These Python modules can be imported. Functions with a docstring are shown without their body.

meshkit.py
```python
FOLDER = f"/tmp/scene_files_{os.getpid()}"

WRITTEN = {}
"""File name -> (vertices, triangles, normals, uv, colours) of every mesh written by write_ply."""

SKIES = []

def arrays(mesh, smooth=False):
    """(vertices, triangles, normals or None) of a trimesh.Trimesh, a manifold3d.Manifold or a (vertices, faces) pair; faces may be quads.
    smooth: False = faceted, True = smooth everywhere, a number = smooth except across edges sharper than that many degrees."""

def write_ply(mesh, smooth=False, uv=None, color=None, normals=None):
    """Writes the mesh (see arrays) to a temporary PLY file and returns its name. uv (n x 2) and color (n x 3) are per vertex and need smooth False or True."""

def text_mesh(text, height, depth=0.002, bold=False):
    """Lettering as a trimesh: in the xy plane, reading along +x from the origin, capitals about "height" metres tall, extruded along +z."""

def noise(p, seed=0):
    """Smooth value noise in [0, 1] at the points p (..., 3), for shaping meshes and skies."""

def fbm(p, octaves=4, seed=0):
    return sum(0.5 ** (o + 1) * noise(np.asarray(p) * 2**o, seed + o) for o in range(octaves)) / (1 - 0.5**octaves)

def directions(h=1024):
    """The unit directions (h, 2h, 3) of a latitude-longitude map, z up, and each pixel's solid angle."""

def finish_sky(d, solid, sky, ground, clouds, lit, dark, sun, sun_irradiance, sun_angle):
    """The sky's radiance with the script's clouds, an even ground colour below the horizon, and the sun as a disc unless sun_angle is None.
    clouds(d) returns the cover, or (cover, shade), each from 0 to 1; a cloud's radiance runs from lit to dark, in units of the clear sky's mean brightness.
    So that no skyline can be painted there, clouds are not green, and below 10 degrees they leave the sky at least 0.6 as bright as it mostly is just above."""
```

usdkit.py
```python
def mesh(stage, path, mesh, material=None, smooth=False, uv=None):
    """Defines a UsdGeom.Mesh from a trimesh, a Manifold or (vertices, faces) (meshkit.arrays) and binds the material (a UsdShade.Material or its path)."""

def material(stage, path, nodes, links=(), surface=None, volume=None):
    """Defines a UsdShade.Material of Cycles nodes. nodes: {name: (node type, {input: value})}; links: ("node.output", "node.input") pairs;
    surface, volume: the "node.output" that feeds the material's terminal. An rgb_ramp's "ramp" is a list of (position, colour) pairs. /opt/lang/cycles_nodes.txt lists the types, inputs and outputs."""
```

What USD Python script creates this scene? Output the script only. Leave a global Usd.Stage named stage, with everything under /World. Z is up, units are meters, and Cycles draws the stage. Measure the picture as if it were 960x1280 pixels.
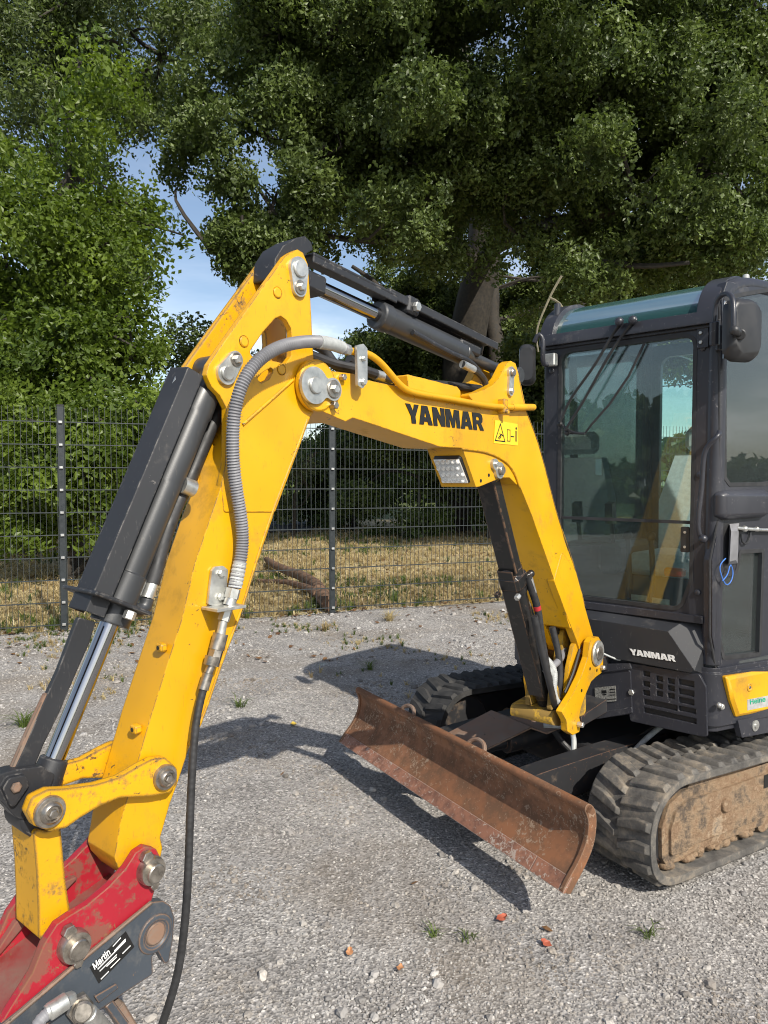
import math, random
import numpy as np, trimesh, manifold3d as m3
import usdkit, meshkit
from shapely.geometry import Polygon, Point, LineString, box as sbox
from shapely.ops import unary_union
from shapely import affinity
from pxr import Usd, UsdGeom, UsdLux, UsdShade, Gf, Sdf, Vt

# ------------------------------------------------------------------ camera, sky, sun, exposure
stage = Usd.Stage.CreateInMemory()
UsdGeom.SetStageUpAxis(stage, "Z"); UsdGeom.SetStageMetersPerUnit(stage, 1.0)
UsdGeom.Xform.Define(stage, "/World"); UsdGeom.Scope.Define(stage, "/World/Looks")
FPX, CAMH, PITCH = 920.0, 1.40, math.atan(40 / 920.0)
EXPOSURE = 0.50
SUN_AZ = (0.50, -0.866); SUN_EL = math.radians(39)
SUN_INT, SKY_STR = 1.12, 0.108
cam = UsdGeom.Camera.Define(stage, "/World/camera")
cam.CreateHorizontalApertureAttr(24.0); cam.CreateVerticalApertureAttr(32.0)
cam.CreateFocalLengthAttr(24.0 * FPX / 960.0); cam.CreateClippingRangeAttr(Gf.Vec2f(0.05, 2000))
cam.CreateExposureAttr(EXPOSURE)
cam.AddTranslateOp().Set(Gf.Vec3d(0, 0, CAMH)); cam.AddRotateXOp().Set(90 - math.degrees(PITCH))
sun_dir = np.array([SUN_AZ[0] * math.cos(SUN_EL), SUN_AZ[1] * math.cos(SUN_EL), math.sin(SUN_EL)])
dome = UsdLux.DomeLight.Define(stage, "/World/sky")
sky_m = usdkit.material(stage, "/World/Looks/sky_look", {
    "sky": ("sky_texture", {"sky_type": "single_scattering", "sun_disc": False, "sun_elevation": SUN_EL, "sun_rotation": math.atan2(SUN_AZ[0], SUN_AZ[1]), "aerosol_density": 1.2}),
    "tc": ("texture_coordinate", {}),
    "map": ("mapping", {"scale": (1.6, 1.6, 5.0), "location": (0.35, 0.1, 0.0)}),
    "n": ("noise_texture", {"scale": 1.7, "detail": 7, "roughness": 0.58, "distortion": 0.3}),
    "r": ("rgb_ramp", {"ramp": [(0.38, (0.03, 0.03, 0.03)), (0.54, (0.16, 0.16, 0.16)), (0.72, (0.75, 0.75, 0.75)), (0.8, (1, 1, 1))]}),
    "white": ("hsv", {"saturation": 0.12, "value": 1.9}),
    "mix": ("mix_color", {"use_clamp": False}),
    "bg": ("background_shader", {"strength": SKY_STR})},
    [("tc.generated", "map.vector"), ("map.vector", "n.vector"), ("n.fac", "r.fac"), ("sky.color", "white.color"), ("r.color", "mix.fac"),
     ("sky.color", "mix.a"), ("white.color", "mix.b"), ("mix.result", "bg.color")], surface="bg.background")
UsdShade.MaterialBindingAPI.Apply(dome.GetPrim()).Bind(sky_m)
dome.GetPrim().SetCustomDataByKey("kind", "structure")
sun = UsdLux.DistantLight.Define(stage, "/World/sun")
sun.CreateIntensityAttr(SUN_INT); sun.CreateAngleAttr(0.53); sun.CreateNormalizeAttr(True); sun.CreateColorAttr(Gf.Vec3f(1.0, 0.94, 0.84))
_q = Gf.Rotation(Gf.Vec3d(0, 0, 1), Gf.Vec3d(*map(float, sun_dir)))
sun.AddTransformOp().Set(Gf.Matrix4d(_q, Gf.Vec3d(0, 0, 0)))

rng = np.random.default_rng(7); random.seed(7)
T = Sdf.ValueTypeNames

# ------------------------------------------------------------------ helpers: stage
_count = {}
def numbered(parent, name):
    k = (parent, name); n = _count.get(k, 0); _count[k] = n + 1
    return f"{parent}/{name}" if n == 0 else f"{parent}/{name}_{n:03d}"
ORIGIN = {}
def data(path, label=None, category=None, group=None, kind=None):
    p = stage.GetPrimAtPath(path)
    for k, v in (("label", label), ("category", category), ("group", group), ("kind", kind)):
        if v: p.SetCustomDataByKey(k, v)
def thing(name, loc, label, category, group=None):
    path = numbered("/World", name)
    x = UsdGeom.Xform.Define(stage, path); x.AddTranslateOp().Set(Gf.Vec3d(*map(float, loc)))
    ORIGIN[path] = np.array(loc, float); data(path, label, category, group)
    return path
def arr(mesh):
    if isinstance(mesh, list):
        return join(mesh)
    if hasattr(mesh, "to_mesh"):
        m = mesh.to_mesh(); return trimesh.Trimesh(np.array(m.vert_properties[:, :3]), np.array(m.tri_verts), process=False)
    return mesh
def join(ms):
    ms = [arr(m) for m in ms if m is not None]
    return ms[0] if len(ms) == 1 else trimesh.util.concatenate(ms)
def part(parent, name, mesh, mat, smooth=35, label=None, kind=None):
    """mesh given in world coordinates"""
    if len(parent.split("/")) >= 5: parent = "/".join(parent.split("/")[:4])      # thing > part > sub-part, no further
    mesh = arr(mesh).copy()
    root = "/".join(parent.split("/")[:3])
    o = ORIGIN.get(root, np.zeros(3))
    mesh.vertices = np.asarray(mesh.vertices) - o
    path = numbered(parent, name)
    usdkit.mesh(stage, path, mesh, mat, smooth=smooth)
    data(path, label, None, None, kind)
    return path
def single(name, mesh, mat, label=None, category=None, group=None, kind=None, smooth=35, loc=None):
    path = numbered("/World", name); mesh = arr(mesh).copy()
    if loc is not None: mesh.vertices = mesh.vertices - np.asarray(loc)
    g = usdkit.mesh(stage, path, mesh, mat, smooth=smooth)
    if loc is not None: g.AddTranslateOp().Set(Gf.Vec3d(*map(float, loc)))
    data(path, label, category, group, kind)
    return path
def scatter(path, protos, pos, idx, quat=None, scale=None, kind="stuff"):
    """protos: list of (mesh, material); pos relative to the thing's origin"""
    pi = UsdGeom.PointInstancer.Define(stage, path)
    rel = pi.CreatePrototypesRel()
    for i, (m, mat, nm) in enumerate(protos):
        pp = numbered(path, nm)
        usdkit.mesh(stage, pp, m, mat, smooth=False); rel.AddTarget(pp)
    pi.CreatePositionsAttr(Vt.Vec3fArray.FromNumpy(np.asarray(pos, np.float32)))
    pi.CreateProtoIndicesAttr(Vt.IntArray.FromNumpy(np.asarray(idx, np.int32)))
    if quat is not None:
        q = np.asarray(quat, np.float32)  # w x y z
        pi.CreateOrientationsAttr(Vt.QuathArray([Gf.Quath(float(a), float(b), float(c), float(d)) for a, b, c, d in q]))
    if scale is not None:
        s = np.asarray(scale, np.float32)
        if s.ndim == 1: s = np.repeat(s[:, None], 3, 1)
        pi.CreateScalesAttr(Vt.Vec3fArray.FromNumpy(s))
    if kind: data(path, kind=kind)
    return path
def rand_quat(n, r):
    q = r.normal(size=(n, 4)); return q / np.linalg.norm(q, axis=1, keepdims=True)
def yaw_quat(a, tilt=None, r=None):
    q = np.zeros((len(a), 4)); q[:, 0] = np.cos(a / 2); q[:, 3] = np.sin(a / 2)
    if tilt is not None:
        b = r.uniform(0, 2 * np.pi, len(a)); t = r.normal(0, tilt, len(a)) / 2
        p = np.stack([np.cos(t), np.sin(t) * np.cos(b), np.sin(t) * np.sin(b), 0 * t], 1)
        w = p[:, 0:1] * q[:, 0:1] - (p[:, 1:] * q[:, 1:]).sum(1, keepdims=True)
        v = p[:, 0:1] * q[:, 1:] + q[:, 0:1] * p[:, 1:] + np.cross(p[:, 1:], q[:, 1:])
        q = np.hstack([w, v])
    return q

# ------------------------------------------------------------------ helpers: shapes
def chull(pts):
    return trimesh.Trimesh(*trimesh_hull(np.asarray(pts, float)), process=False)
def trimesh_hull(p):
    h = m3.Manifold.hull_points(p.tolist()); m = h.to_mesh()
    return np.array(m.vert_properties[:, :3]), np.array(m.tri_verts)
def obox(c, ax, half, ch=0.0):
    """box with axes ax (3 rows), half sizes, chamfer ch"""
    c = np.asarray(c, float); ax = [np.asarray(a, float) / np.linalg.norm(a) for a in ax]
    pts = []
    for sx in (-1, 1):
        for sy in (-1, 1):
            for sz in (-1, 1):
                if ch > 0:
                    for k in range(3):
                        h = [half[0] - ch, half[1] - ch, half[2] - ch]; h[k] = half[k]
                        pts.append(c + sx * h[0] * ax[0] + sy * h[1] * ax[1] + sz * h[2] * ax[2])
                else:
                    pts.append(c + sx * half[0] * ax[0] + sy * half[1] * ax[1] + sz * half[2] * ax[2])
    return chull(pts)
def frame_of(t):
    t = t / np.linalg.norm(t)
    a = np.cross(t, [0, 0, 1.0] if abs(t[2]) < 0.9 else [1.0, 0, 0]); a /= np.linalg.norm(a)
    return a, np.cross(t, a)
def cyl(p0, p1, r0, r1=None, n=20, ch=0.0):
    p0, p1 = np.asarray(p0, float), np.asarray(p1, float); r1 = r0 if r1 is None else r1
    t = (p1 - p0); L = np.linalg.norm(t); t /= L
    prof = [(0, r0 - ch), (ch, r0), (L - ch, r1), (L, r1 - ch)] if ch > 0 else [(0, r0), (L, r1)]
    return lathe(p0, t, prof, n)
def lathe(p0, t, prof, n=24):
    """profile [(along, radius)] around axis"""
    t = np.asarray(t, float); t = t / np.linalg.norm(t); a, b = frame_of(t); p0 = np.asarray(p0, float)
    ang = np.arange(n) * 2 * np.pi / n
    rings = [p0 + h * t + r * (np.cos(ang)[:, None] * a + np.sin(ang)[:, None] * b) for h, r in prof]
    v = np.vstack(rings + [[p0 + prof[0][0] * t], [p0 + prof[-1][0] * t]]); f = []
    m = len(prof)
    for i in range(m - 1):
        for j in range(n):
            k = (j + 1) % n
            f += [[i * n + j, i * n + k, (i + 1) * n + k], [i * n + j, (i + 1) * n + k, (i + 1) * n + j]]
    for j in range(n):
        k = (j + 1) % n
        f += [[m * n, k, j], [m * n + 1, (m - 1) * n + j, (m - 1) * n + k]]
    return trimesh.Trimesh(v, f, process=False)
def spline(pts, step=0.01):
    from scipy.interpolate import CubicSpline
    p = np.asarray(pts, float)
    if len(p) == 2: return np.linspace(p[0], p[1], max(2, int(np.linalg.norm(p[1] - p[0]) / step)))
    d = np.r_[0, np.cumsum(np.linalg.norm(np.diff(p, axis=0), axis=1) ** 0.7)]
    cs = CubicSpline(d, p, bc_type="natural"); u = np.linspace(0, d[-1], 400); q = cs(u)
    L = np.r_[0, np.cumsum(np.linalg.norm(np.diff(q, axis=0), axis=1))]
    n = max(4, int(L[-1] / step))
    uu = np.interp(np.linspace(0, L[-1], n), L, u)
    return cs(uu)
def tube(pts, r, n=10, smooth=True, step=0.012, ribs=None):
    """ribs=(pitch, depth) makes a corrugated hose"""
    p = spline(pts, step if not ribs else ribs[0] / 4) if smooth else np.asarray(pts, float)
    m = len(p); r = np.broadcast_to(np.asarray(r, float), (m,)).copy() if np.ndim(r) == 0 else np.interp(np.linspace(0, 1, m), np.linspace(0, 1, len(r)), r)
    if ribs:
        r = r - ribs[1] * (0.5 - 0.5 * np.cos(np.arange(m) * 2 * np.pi / 4))
    t = np.gradient(p, axis=0); t /= np.linalg.norm(t, axis=1, keepdims=True)
    a, _ = frame_of(t[0]); A = []
    for i in range(m):
        a = a - t[i] * (a @ t[i]); a = a / np.linalg.norm(a); A.append(a)
    A = np.array(A); Bv = np.cross(t, A); ang = np.arange(n) * 2 * np.pi / n
    v = (p[:, None] + r[:, None, None] * (np.cos(ang)[None, :, None] * A[:, None] + np.sin(ang)[None, :, None] * Bv[:, None])).reshape(-1, 3)
    f = []
    i, j = np.meshgrid(np.arange(m - 1), np.arange(n), indexing="ij"); k = (j + 1) % n
    q = np.stack([i * n + j, i * n + k, (i + 1) * n + k, (i + 1) * n + j], -1).reshape(-1, 4)
    f = np.vstack([q[:, [0, 1, 2]], q[:, [0, 2, 3]]])
    v = np.vstack([v, p[:1], p[-1:]]); j = np.arange(n); k = (j + 1) % n
    f = np.vstack([f, np.stack([np.full(n, m * n), k, j], 1), np.stack([np.full(n, m * n + 1), (m - 1) * n + j, (m - 1) * n + k], 1)])
    return trimesh.Trimesh(v, f, process=False)
def ball(c, r, sub=2):
    s = trimesh.creation.icosphere(sub, 1.0); s.vertices = s.vertices * np.asarray(r) + np.asarray(c); return s
def rnd(poly, r, inner=True):
    q = poly.buffer(-r, join_style=1).buffer(r, join_style=1) if inner else poly
    q = q.buffer(r, join_style=1).buffer(-r, join_style=1)
    return q.simplify(r * 0.04)
class Frame:
    """a vertical plane: a along x2, height z, w along w2 (plan directions)"""
    def __init__(s, o, x2, w2):
        s.o, s.x, s.w = np.array([o[0], o[1], 0.0]), np.array([x2[0], x2[1], 0.0]), np.array([w2[0], w2[1], 0.0])
    def pt(s, a, z, w=0.0): return s.o + a * s.x + w * s.w + np.array([0, 0, z])
    def ext(s, poly, w0, w1):
        if not isinstance(poly, Polygon) and hasattr(poly, "geoms"):
            return join([s.ext(g, w0, w1) for g in poly.geoms])
        if not isinstance(poly, Polygon): poly = Polygon(poly)
        poly = poly.buffer(0)
        m = trimesh.creation.extrude_polygon(poly, w1 - w0, engine="earcut")
        v = np.asarray(m.vertices); f = np.asarray(m.faces)
        P = s.o + v[:, :1] * s.x + v[:, 1:2] * np.array([0, 0, 1.0]) + (v[:, 2:] + w0) * s.w
        if np.linalg.det(np.stack([s.x, [0, 0, 1.0], s.w])) < 0: f = f[:, ::-1]
        return trimesh.Trimesh(P, f, process=False)
def ray(px, py):
    x, v = (px - 480) / FPX, (640 - py) / FPX
    return np.array([x, math.cos(PITCH) + v * math.sin(PITCH), -math.sin(PITCH) + v * math.cos(PITCH)])
CAM = np.array([0, 0, CAMH])
def at(px, py, Y):
    d = ray(px, py); return CAM + d * (Y / d[1])
def ground(px, py, z=0.0):
    d = ray(px, py); return CAM + d * ((z - CAMH) / d[2])
def hit(fr, px, py, w=0.0):
    d = ray(px, py); o = fr.o + w * fr.w
    nrm = fr.w - 0 * fr.w
    nrm = np.cross(fr.x, [0, 0, 1.0])
    t = ((o - CAM) @ nrm) / (d @ nrm); return CAM + t * d
def az(fr, px, py, w=0.0):
    P = hit(fr, px, py, w) - fr.o - w * fr.w
    return (float(P @ fr.x / (fr.x @ fr.x)), float(P[2]))
def pl(fr, pts, w=0.0): return Polygon([az(fr, x, y, w) for x, y in pts])

# ------------------------------------------------------------------ materials
L = "/World/Looks/"
def mat(name, nodes, links, surface="p.BSDF", volume=None):
    return usdkit.material(stage, L + name, nodes, links, surface, volume)
def simple(name, col, rough=0.5, metal=0.0, spec=0.5, var=0.25, scale=30, bump=0.0, bscale=200, coat=0.0):
    c2 = tuple(max(0, x * (1 - var)) for x in col); c3 = tuple(min(1, x * (1 + var)) for x in col)
    nodes = {"tc": ("texture_coordinate", {}), "n": ("noise_texture", {"scale": scale, "detail": 5, "roughness": 0.6}),
             "r": ("rgb_ramp", {"ramp": [(0.3, c2), (0.7, c3)]}),
             "rr": ("map_range", {"from_min": 0.3, "from_max": 0.7, "to_min": rough * 0.8, "to_max": min(1, rough * 1.25)}),
             "p": ("principled_bsdf", {"metallic": metal, "specular_ior_level": spec, "coat_weight": coat})}
    links = [("tc.object", "n.vector"), ("n.fac", "r.fac"), ("r.color", "p.base_color"), ("n.fac", "rr.value"), ("rr.result", "p.roughness")]
    if bump:
        nodes["n2"] = ("noise_texture", {"scale": bscale, "detail": 4}); nodes["b"] = ("bump", {"strength": bump, "distance": 0.004})
        links += [("tc.object", "n2.vector"), ("n2.fac", "b.height"), ("b.normal", "p.normal")]
    return mat(name, nodes, links)
def paint(name, col, rough=0.35, dirt=(0.10, 0.075, 0.04), dirt_lo=0.62, dirt_hi=0.80, chip=(0.05, 0.04, 0.03), chip_amt=0.5, dscale=9.0, coat=0.0, zdirt=None, spec=0.5, bevel=0.004, scr=0.5):
    """painted steel: slight tone drift, dust and grime patches, paint worn off at some edges"""
    nodes = {"tc": ("texture_coordinate", {}), "n": ("noise_texture", {"scale": 3.0, "detail": 3}),
             "tone": ("rgb_ramp", {"ramp": [(0.3, tuple(x * 0.80 for x in col)), (0.55, col), (0.75, tuple(min(1, x * 1.08 + 0.012) for x in col))]}),
             "d": ("noise_texture", {"scale": dscale, "detail": 8, "roughness": 0.72}),
             "zp": ("geometry", {}), "zs": ("separate_xyz", {}), "zr": ("map_range", {"from_min": 0.95, "from_max": 0.45, "to_min": 0, "to_max": zdirt or 0.0, "clamp": True}), "za": ("math", {"math_type": "add"}),
             "dr": ("map_range", {"from_min": dirt_lo, "from_max": dirt_hi, "to_min": 0, "to_max": 0.75, "clamp": True}),
             "m1": ("mix_color", {"b": dirt}),
             "sp": ("noise_texture", {"scale": 160.0, "detail": 4, "roughness": 0.7}),
             "smap": ("mapping", {"scale": (1.0, 1.0, 0.22)}), "spr": ("map_range", {"from_min": 0.62, "from_max": 0.70, "to_min": 0, "to_max": 0.6, "clamp": True}),
             "m0": ("mix_color", {"b": tuple(0.5 * x + 0.5 * y for x, y in zip(col, dirt))}),
             "bv": ("bevel", {"radius": bevel, "samples": 4}), "g": ("geometry", {}),
             "dot": ("vector_math", {"math_type": "dot_product"}),
             "e": ("map_range", {"from_min": 0.985, "from_max": 0.90, "to_min": 0, "to_max": 1, "clamp": True}),
             "en": ("noise_texture", {"scale": 38.0, "detail": 6, "roughness": 0.7}),
             "er": ("map_range", {"from_min": 0.62 - 0.2 * chip_amt, "from_max": 0.68 - 0.2 * chip_amt, "to_min": 0, "to_max": 1, "clamp": True}),
             "em": ("math", {"math_type": "multiply"}), "m2": ("mix_color", {"b": chip}),
             "scn": ("noise_texture", {"scale": 62.0, "detail": 5, "roughness": 0.62, "distortion": 1.2}), "scmk": ("noise_texture", {"scale": 5.0, "detail": 3}), "scm": ("map_range", {"from_min": 0.50, "from_max": 0.62, "to_min": 0, "to_max": 0.075, "clamp": True}),
             "sca": ("math", {"math_type": "add"}), "scr": ("map_range", {"from_min": 0.735 - 0.045 * scr, "from_max": 0.755 - 0.045 * scr, "to_min": 0, "to_max": 0.85, "clamp": True}), "m3": ("mix_color", {"b": chip}),
             "orange": ("noise_texture", {"scale": 420.0, "detail": 2}), "bp": ("bump", {"strength": 0.04, "distance": 0.002}),
             "rr": ("map_range", {"from_min": 0, "from_max": 0.75, "to_min": rough, "to_max": min(0.95, rough + 0.4)}),
             "p": ("principled_bsdf", {"coat_weight": coat, "specular_ior_level": spec})}
    links = [("tc.object", "n.vector"), ("n.fac", "tone.fac"), ("tc.object", "d.vector"), ("zp.position", "zs.vector"), ("zs.z", "zr.value"), ("d.fac", "za.value1"), ("zr.result", "za.value2"), ("za.value", "dr.value"), ("tone.color", "m0.a"), ("tc.object", "smap.vector"), ("smap.vector", "sp.vector"),
             ("sp.fac", "spr.value"), ("spr.result", "m0.fac"), ("m0.result", "m1.a"), ("dr.result", "m1.fac"), ("bv.bevel", "dot.vector1"), ("g.normal", "dot.vector2"),
             ("dot.value", "e.value"), ("tc.object", "en.vector"), ("en.fac", "er.value"), ("e.result", "em.value1"), ("er.result", "em.value2"), ("em.value", "m2.fac"),
             ("tc.object", "scn.vector"), ("tc.object", "scmk.vector"), ("scmk.fac", "scm.value"), ("scn.fac", "sca.value1"), ("scm.result", "sca.value2"), ("sca.value", "scr.value"), ("scr.result", "m3.fac"),
             ("m1.result", "m2.a"), ("m2.result", "m3.a"), ("m3.result", "p.base_color"), ("dr.result", "rr.value"), ("rr.result", "p.roughness"), ("tc.object", "orange.vector"), ("orange.fac", "bp.height"),
             ("bv.bevel", "bp.normal"), ("bp.normal", "p.normal")]
    return mat(name, nodes, links)
YEL = (0.64, 0.325, 0.004)
M_yellow = paint("yellow_paint", YEL, 0.34, dirt_lo=0.545, dirt_hi=0.80, chip_amt=0.8, dirt=(0.17, 0.105, 0.03), zdirt=0.07, scr=0.8)
M_yellow_worn = paint("worn_yellow_paint", YEL, 0.42, dirt=(0.14, 0.09, 0.035), dirt_lo=0.53, dirt_hi=0.62, chip_amt=1.8, dscale=24, bevel=0.008, scr=1.6)
M_yellow_dirty = paint("dirty_yellow_paint", (0.62, 0.36, 0.015), 0.5, dirt=(0.07, 0.05, 0.032), dirt_lo=0.38, dirt_hi=0.52, chip_amt=1.0, dscale=14)
M_red = paint("worn_red_paint", (0.32, 0.012, 0.024), 0.42, dirt=(0.15, 0.072, 0.045), dirt_lo=0.515, dirt_hi=0.56, chip=(0.20, 0.10, 0.045), chip_amt=1.6, dscale=13, scr=1.8)
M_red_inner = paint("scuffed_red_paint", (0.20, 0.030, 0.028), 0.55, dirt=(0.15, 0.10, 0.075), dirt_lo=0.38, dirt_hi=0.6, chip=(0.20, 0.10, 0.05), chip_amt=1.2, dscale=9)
M_grey = paint("slate_grey_paint", (0.046, 0.056, 0.069), 0.42, dirt=(0.15, 0.14, 0.125), dirt_lo=0.52, dirt_hi=0.75, chip=(0.22, 0.12, 0.06), chip_amt=1.3)
M_char = paint("charcoal_paint", (0.019, 0.020, 0.023), 0.5, dirt=(0.12, 0.11, 0.10), dirt_lo=0.60, dirt_hi=0.85, chip=(0.14, 0.13, 0.12), chip_amt=0.5)
M_cab = paint("cab_grey_paint", (0.026, 0.027, 0.034), 0.36, dirt=(0.17, 0.16, 0.15), dirt_lo=0.58, dirt_hi=0.9, chip=(0.16, 0.15, 0.15), chip_amt=0.3)
M_cyl = paint("cylinder_grey_paint", (0.036, 0.038, 0.041), 0.36, dirt=(0.16, 0.14, 0.11), dirt_lo=0.62, dirt_hi=0.9, chip_amt=0.2)
M_cylb = paint("greasy_black_paint", (0.012, 0.012, 0.012), 0.27, dirt=(0.055, 0.035, 0.024), dirt_lo=0.54, dirt_hi=0.78, chip=(0.16, 0.09, 0.05), chip_amt=0.9, dscale=22)
M_rust = paint("rusty_blade_steel", (0.215, 0.092, 0.042), 0.6, dirt=(0.105, 0.060, 0.036), dirt_lo=0.42, dirt_hi=0.58, chip=(0.27, 0.19, 0.13), chip_amt=1.2, dscale=10, spec=0.35, scr=2.3)
M_rust_edge = paint("worn_cutting_edge_steel", (0.26, 0.115, 0.066), 0.5, dirt=(0.11, 0.055, 0.04), dirt_lo=0.45, dirt_hi=0.62, chip=(0.36, 0.30, 0.25), chip_amt=1.8, dscale=20, spec=0.45, scr=3.0)
M_rust2 = paint("rusty_plate_steel", (0.20, 0.12, 0.08), 0.6, dirt=(0.19, 0.15, 0.12), dirt_lo=0.45, dirt_hi=0.6, chip_amt=1.0, dscale=18)
M_frame = paint("muddy_black_paint", (0.022, 0.022, 0.024), 0.5, dirt=(0.15, 0.105, 0.065), dirt_lo=0.55, dirt_hi=0.78, chip=(0.16, 0.08, 0.045), chip_amt=1.0, dscale=12)
M_zinc = simple("zinc_steel", (0.52, 0.52, 0.49), 0.42, 0.85, var=0.2, scale=40)
M_pin = simple("pin_steel", (0.33, 0.30, 0.26), 0.36, 0.9, var=0.35, scale=60)
M_chrome = simple("chrome", (0.36, 0.36, 0.37), 0.12, 1.0, var=0.05, scale=12)
M_rubber = simple("black_rubber", (0.022, 0.022, 0.023), 0.55, var=0.35, scale=40)
M_plastic = simple("black_plastic", (0.020, 0.020, 0.021), 0.42, var=0.2, scale=20)
M_conduit = simple("grey_conduit", (0.17, 0.17, 0.18), 0.5, var=0.18, scale=20)
M_paleh = simple("pale_grey_hose", (0.34, 0.35, 0.34), 0.5, var=0.3, scale=30)
M_redtape = simple("red_tape", (0.38, 0.025, 0.03), 0.45)
M_bluecord = simple("blue_cord", (0.05, 0.16, 0.5), 0.5)
M_black = simple("black_print", (0.008, 0.008, 0.008), 0.4)
M_white = simple("white_print", (0.72, 0.72, 0.70), 0.45, var=0.08)
M_sticker = simple("yellow_sticker", (0.74, 0.50, 0.02), 0.35, var=0.05)
M_grnprint = simple("green_print", (0.02, 0.28, 0.16), 0.45)
M_stk_grey = simple("grey_sticker", (0.33, 0.33, 0.32), 0.4)
M_seat = simple("grey_seat_cloth", (0.48, 0.52, 0.52), 0.85, var=0.15, scale=60)
M_inner = simple("cab_lining", (0.045, 0.05, 0.05), 0.7, var=0.2)
M_amber = simple("amber_plastic", (0.7, 0.12, 0.01), 0.35)
M_metalplate = simple("engraved_plate", (0.45, 0.44, 0.40), 0.35, 0.7, var=0.5, scale=180)
# rubber track with dried dust
M_track = mat("dusty_track_rubber", {"tc": ("texture_coordinate", {}), "n": ("noise_texture", {"scale": 14.0, "detail": 7, "roughness": 0.7}),
    "r": ("rgb_ramp", {"ramp": [(0.30, (0.045, 0.043, 0.041)), (0.50, (0.105, 0.098, 0.088)), (0.68, (0.25, 0.21, 0.16))]}),
    "n2": ("noise_texture", {"scale": 130.0, "detail": 5, "roughness": 0.7}), "b": ("bump", {"strength": 0.55, "distance": 0.003}), "bv": ("bevel", {"radius": 0.007, "samples": 4}),
    "p": ("principled_bsdf", {"roughness": 0.78, "specular_ior_level": 0.35})},
    [("tc.object", "n.vector"), ("n.fac", "r.fac"), ("r.color", "p.base_color"), ("tc.object", "n2.vector"), ("n2.fac", "b.height"), ("bv.bevel", "b.normal"), ("b.normal", "p.normal")])
M_track_shaded = simple("shaded_track_rubber", (0.030, 0.029, 0.028), 0.8, var=0.5, scale=16, bump=0.5, bscale=120)  # far track only: same rubber, with the shade there put into its colour
M_mud = mat("dried_mud_on_steel", {"tc": ("texture_coordinate", {}), "n": ("noise_texture", {"scale": 9.0, "detail": 8, "roughness": 0.7}),
    "r": ("rgb_ramp", {"ramp": [(0.30, (0.05, 0.045, 0.04)), (0.41, (0.13, 0.10, 0.075)), (0.50, (0.29, 0.205, 0.13)), (0.58, (0.22, 0.14, 0.085)), (0.66, (0.36, 0.27, 0.18)), (0.76, (0.12, 0.11, 0.10))]}),
    "n2": ("noise_texture", {"scale": 22.0, "detail": 9, "roughness": 0.72}), "b": ("bump", {"strength": 1.0, "distance": 0.022}), "bv": ("bevel", {"radius": 0.006, "samples": 4}),
    "p": ("principled_bsdf", {"roughness": 0.9, "specular_ior_level": 0.2})},
    [("tc.object", "n.vector"), ("n.fac", "r.fac"), ("r.color", "p.base_color"), ("tc.object", "n2.vector"), ("n2.fac", "b.height"), ("bv.bevel", "b.normal"), ("b.normal", "p.normal")])
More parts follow.
